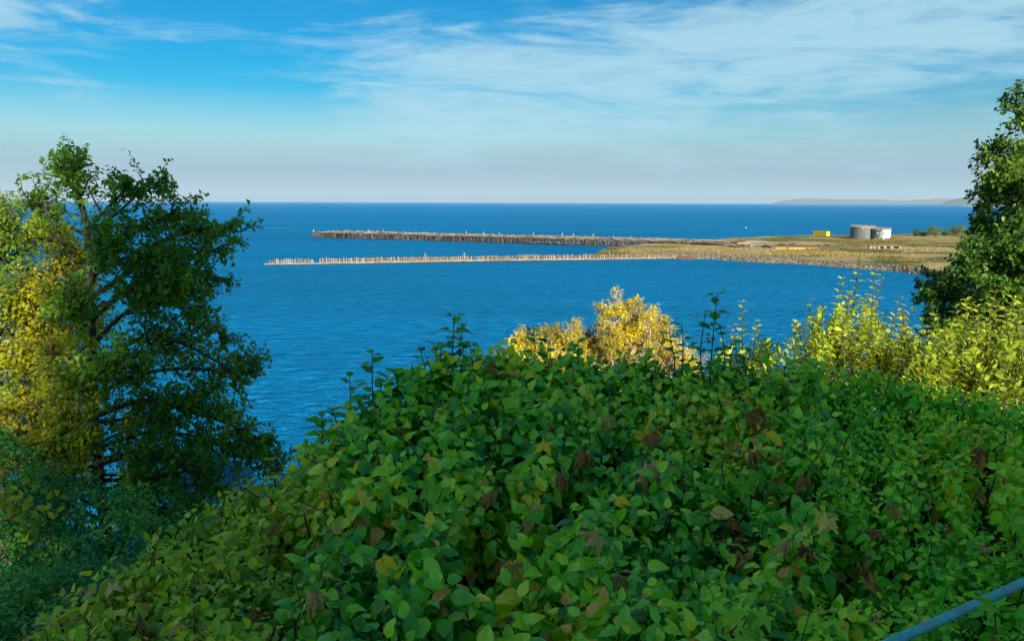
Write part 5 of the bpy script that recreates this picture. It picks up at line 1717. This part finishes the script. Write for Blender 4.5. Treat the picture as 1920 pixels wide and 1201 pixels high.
# ------------------------------------------------------------------ unseen building added behind the viewpoint to shade the hedge
def build_shade_caster_house():
    x0, x1, y0, y1 = 4.8, 11.05, -23.0, -14.0
    g = 25.4; eave, top = 12.2, 14.4
    l = (y1 - y0) / 2                                    # turned so its side walls run along the sun's rays
    cx, cy = (x0 + x1) / 2 + l * math.sin(SUN_AZ), y1 - l * math.cos(SUN_AZ)
    root = thing('shade_caster_house', 'tall grey gabled building added unseen behind the viewpoint to cast shade', 'shade_caster_house', (cx, cy, g - .05), SUN_AZ)
    w = (x1 - x0) / 2 * math.cos(SUN_AZ)
    mb = MB()
    V = [(-w, -l, 0), (w, -l, 0), (w, l, 0), (-w, l, 0), (-w, -l, eave), (w, -l, eave), (w, l, eave), (-w, l, eave), (0, -l, top - .2), (0, l, top - .2)]
    mb.add(V, [(0, 1, 5, 8, 4), (2, 3, 7, 9, 6), (1, 2, 6, 5), (3, 0, 4, 7)]); mb.build('wall', M['siding'], root, world=False)
    for sgn in (-1, 1):
        mb = MB(); p = (top - eave) / w
        V = [(0, -l - .3, top), (sgn * (w + .02), -l - .3, eave), (sgn * (w + .02), l + .3, eave), (0, l + .3, top)]
        V += [(a, b, c + .18) for a, b, c in V]
        mb.add(V, [(0, 1, 2, 3), (7, 6, 5, 4), (0, 4, 5, 1), (1, 5, 6, 2), (2, 6, 7, 3), (3, 7, 4, 0)]); mb.build('roof', M['shingle'], root, world=False)
    for z in (1.7, 4.7, 7.7, 10.4):
        for x in (-1.7, 1.7):
            mb = MB(); mb.box((x, l + .03, z), (1.3, .1, 1.5)); f = mb.build('window', M['white_paint'], root, world=False)
            mb = MB(); mb.box((x, l + .075, z), (1.1, .04, 1.3)); o = mb.build('pane', M['pane'], f, world=False)
    mb = MB(); mb.box((0, l + .04, 1.05), (1.0, .1, 2.1)); mb.build('door', M['white_paint'], root, world=False)


build_shade_caster_house()


def build_shade_caster_tree():
    """unseen tree added behind the viewpoint to dapple the light on the left"""
    r = np.random.RandomState(55)
    base = np.array([3.75, -11.8, 25.35])
    root = thing('shade_caster_tree', 'broad tree added unseen behind the viewpoint to dapple the light', 'tree', tuple(base))
    mb = MB(); mb.tube(bez([base, base + [.1, 0, 3], base + [-.1, .1, 7], base + [.1, 0, 13.5]], 12), [.22, .16, .1, .02], 8); mb.build('trunk', M['bark'], root, smooth=True)
    L = Leaves(); sticks = MB()
    for i in range(270):
        z = 3.0 + 11.8 * r.rand() ** 1.1
        rad_ = np.interp(z, [3, 6, 8.0, 9.2, 12, 14.8], [2.0, 2.3, 2.1, 1.5, 1.35, .7])
        an = r.rand() * 6.28; q = r.rand() ** .6 * rad_ * r.uniform(.8, 1.3)
        c = base + np.array([math.cos(an) * q, math.sin(an) * q, z])
        st = base + [0, 0, max(z - q * .6, 1.5)]
        sticks.tube([st, (st + c) / 2 + [0, 0, .1], c], [.035, .01], 4, cap=False)
        N = int(np.interp(z, [3, 8.5, 10, 14], [80, 64, 38, 32]))
        p = c + r.normal(0, .36, (N, 3))
        L.add(p, randv(N), np.array([0, 0, .6]) + randv(N), r.uniform(.10, .17, N), np.clip(r.normal(.45, .18, N), 0, 1), r.randint(0, 3, N))
    o = sticks.build('twigs', M['bark'], root); o['kind'] = 'stuff'
    foliage(root, L, 'alder', SMALL, M['alder'], 0, 'crown')


build_shade_caster_tree()


# ------------------------------------------------------------------ air
def build_haze():
    m = bpy.data.materials.new('haze_air'); m.use_nodes = True
    g = NT(m.node_tree)
    v = g.add('ShaderNodeVolumePrincipled')
    v.inputs['Color'].default_value = (0.50, 0.66, 0.84, 1)
    v.inputs['Density'].default_value = 2.3e-5
    v.inputs['Anisotropy'].default_value = 0.0
    o = g.add('ShaderNodeOutputMaterial'); g.link(v.outputs[0], o.inputs['Volume'])
    S = 41000.0; z0, z1 = -6.0, 520.0
    me = bpy.data.meshes.new('haze')
    me.from_pydata([(x, y, z) for z in (z0, z1) for x, y in ((-S, -S), (S, -S), (S, S), (-S, S))], [], [(3, 2, 1, 0), (4, 5, 6, 7), (0, 1, 5, 4), (1, 2, 6, 5), (2, 3, 7, 6), (3, 0, 4, 7)])
    me.materials.append(m)
    tag(obj('haze', me), 'thin pale sea haze over the bay', 'haze', kind='stuff')


build_haze()
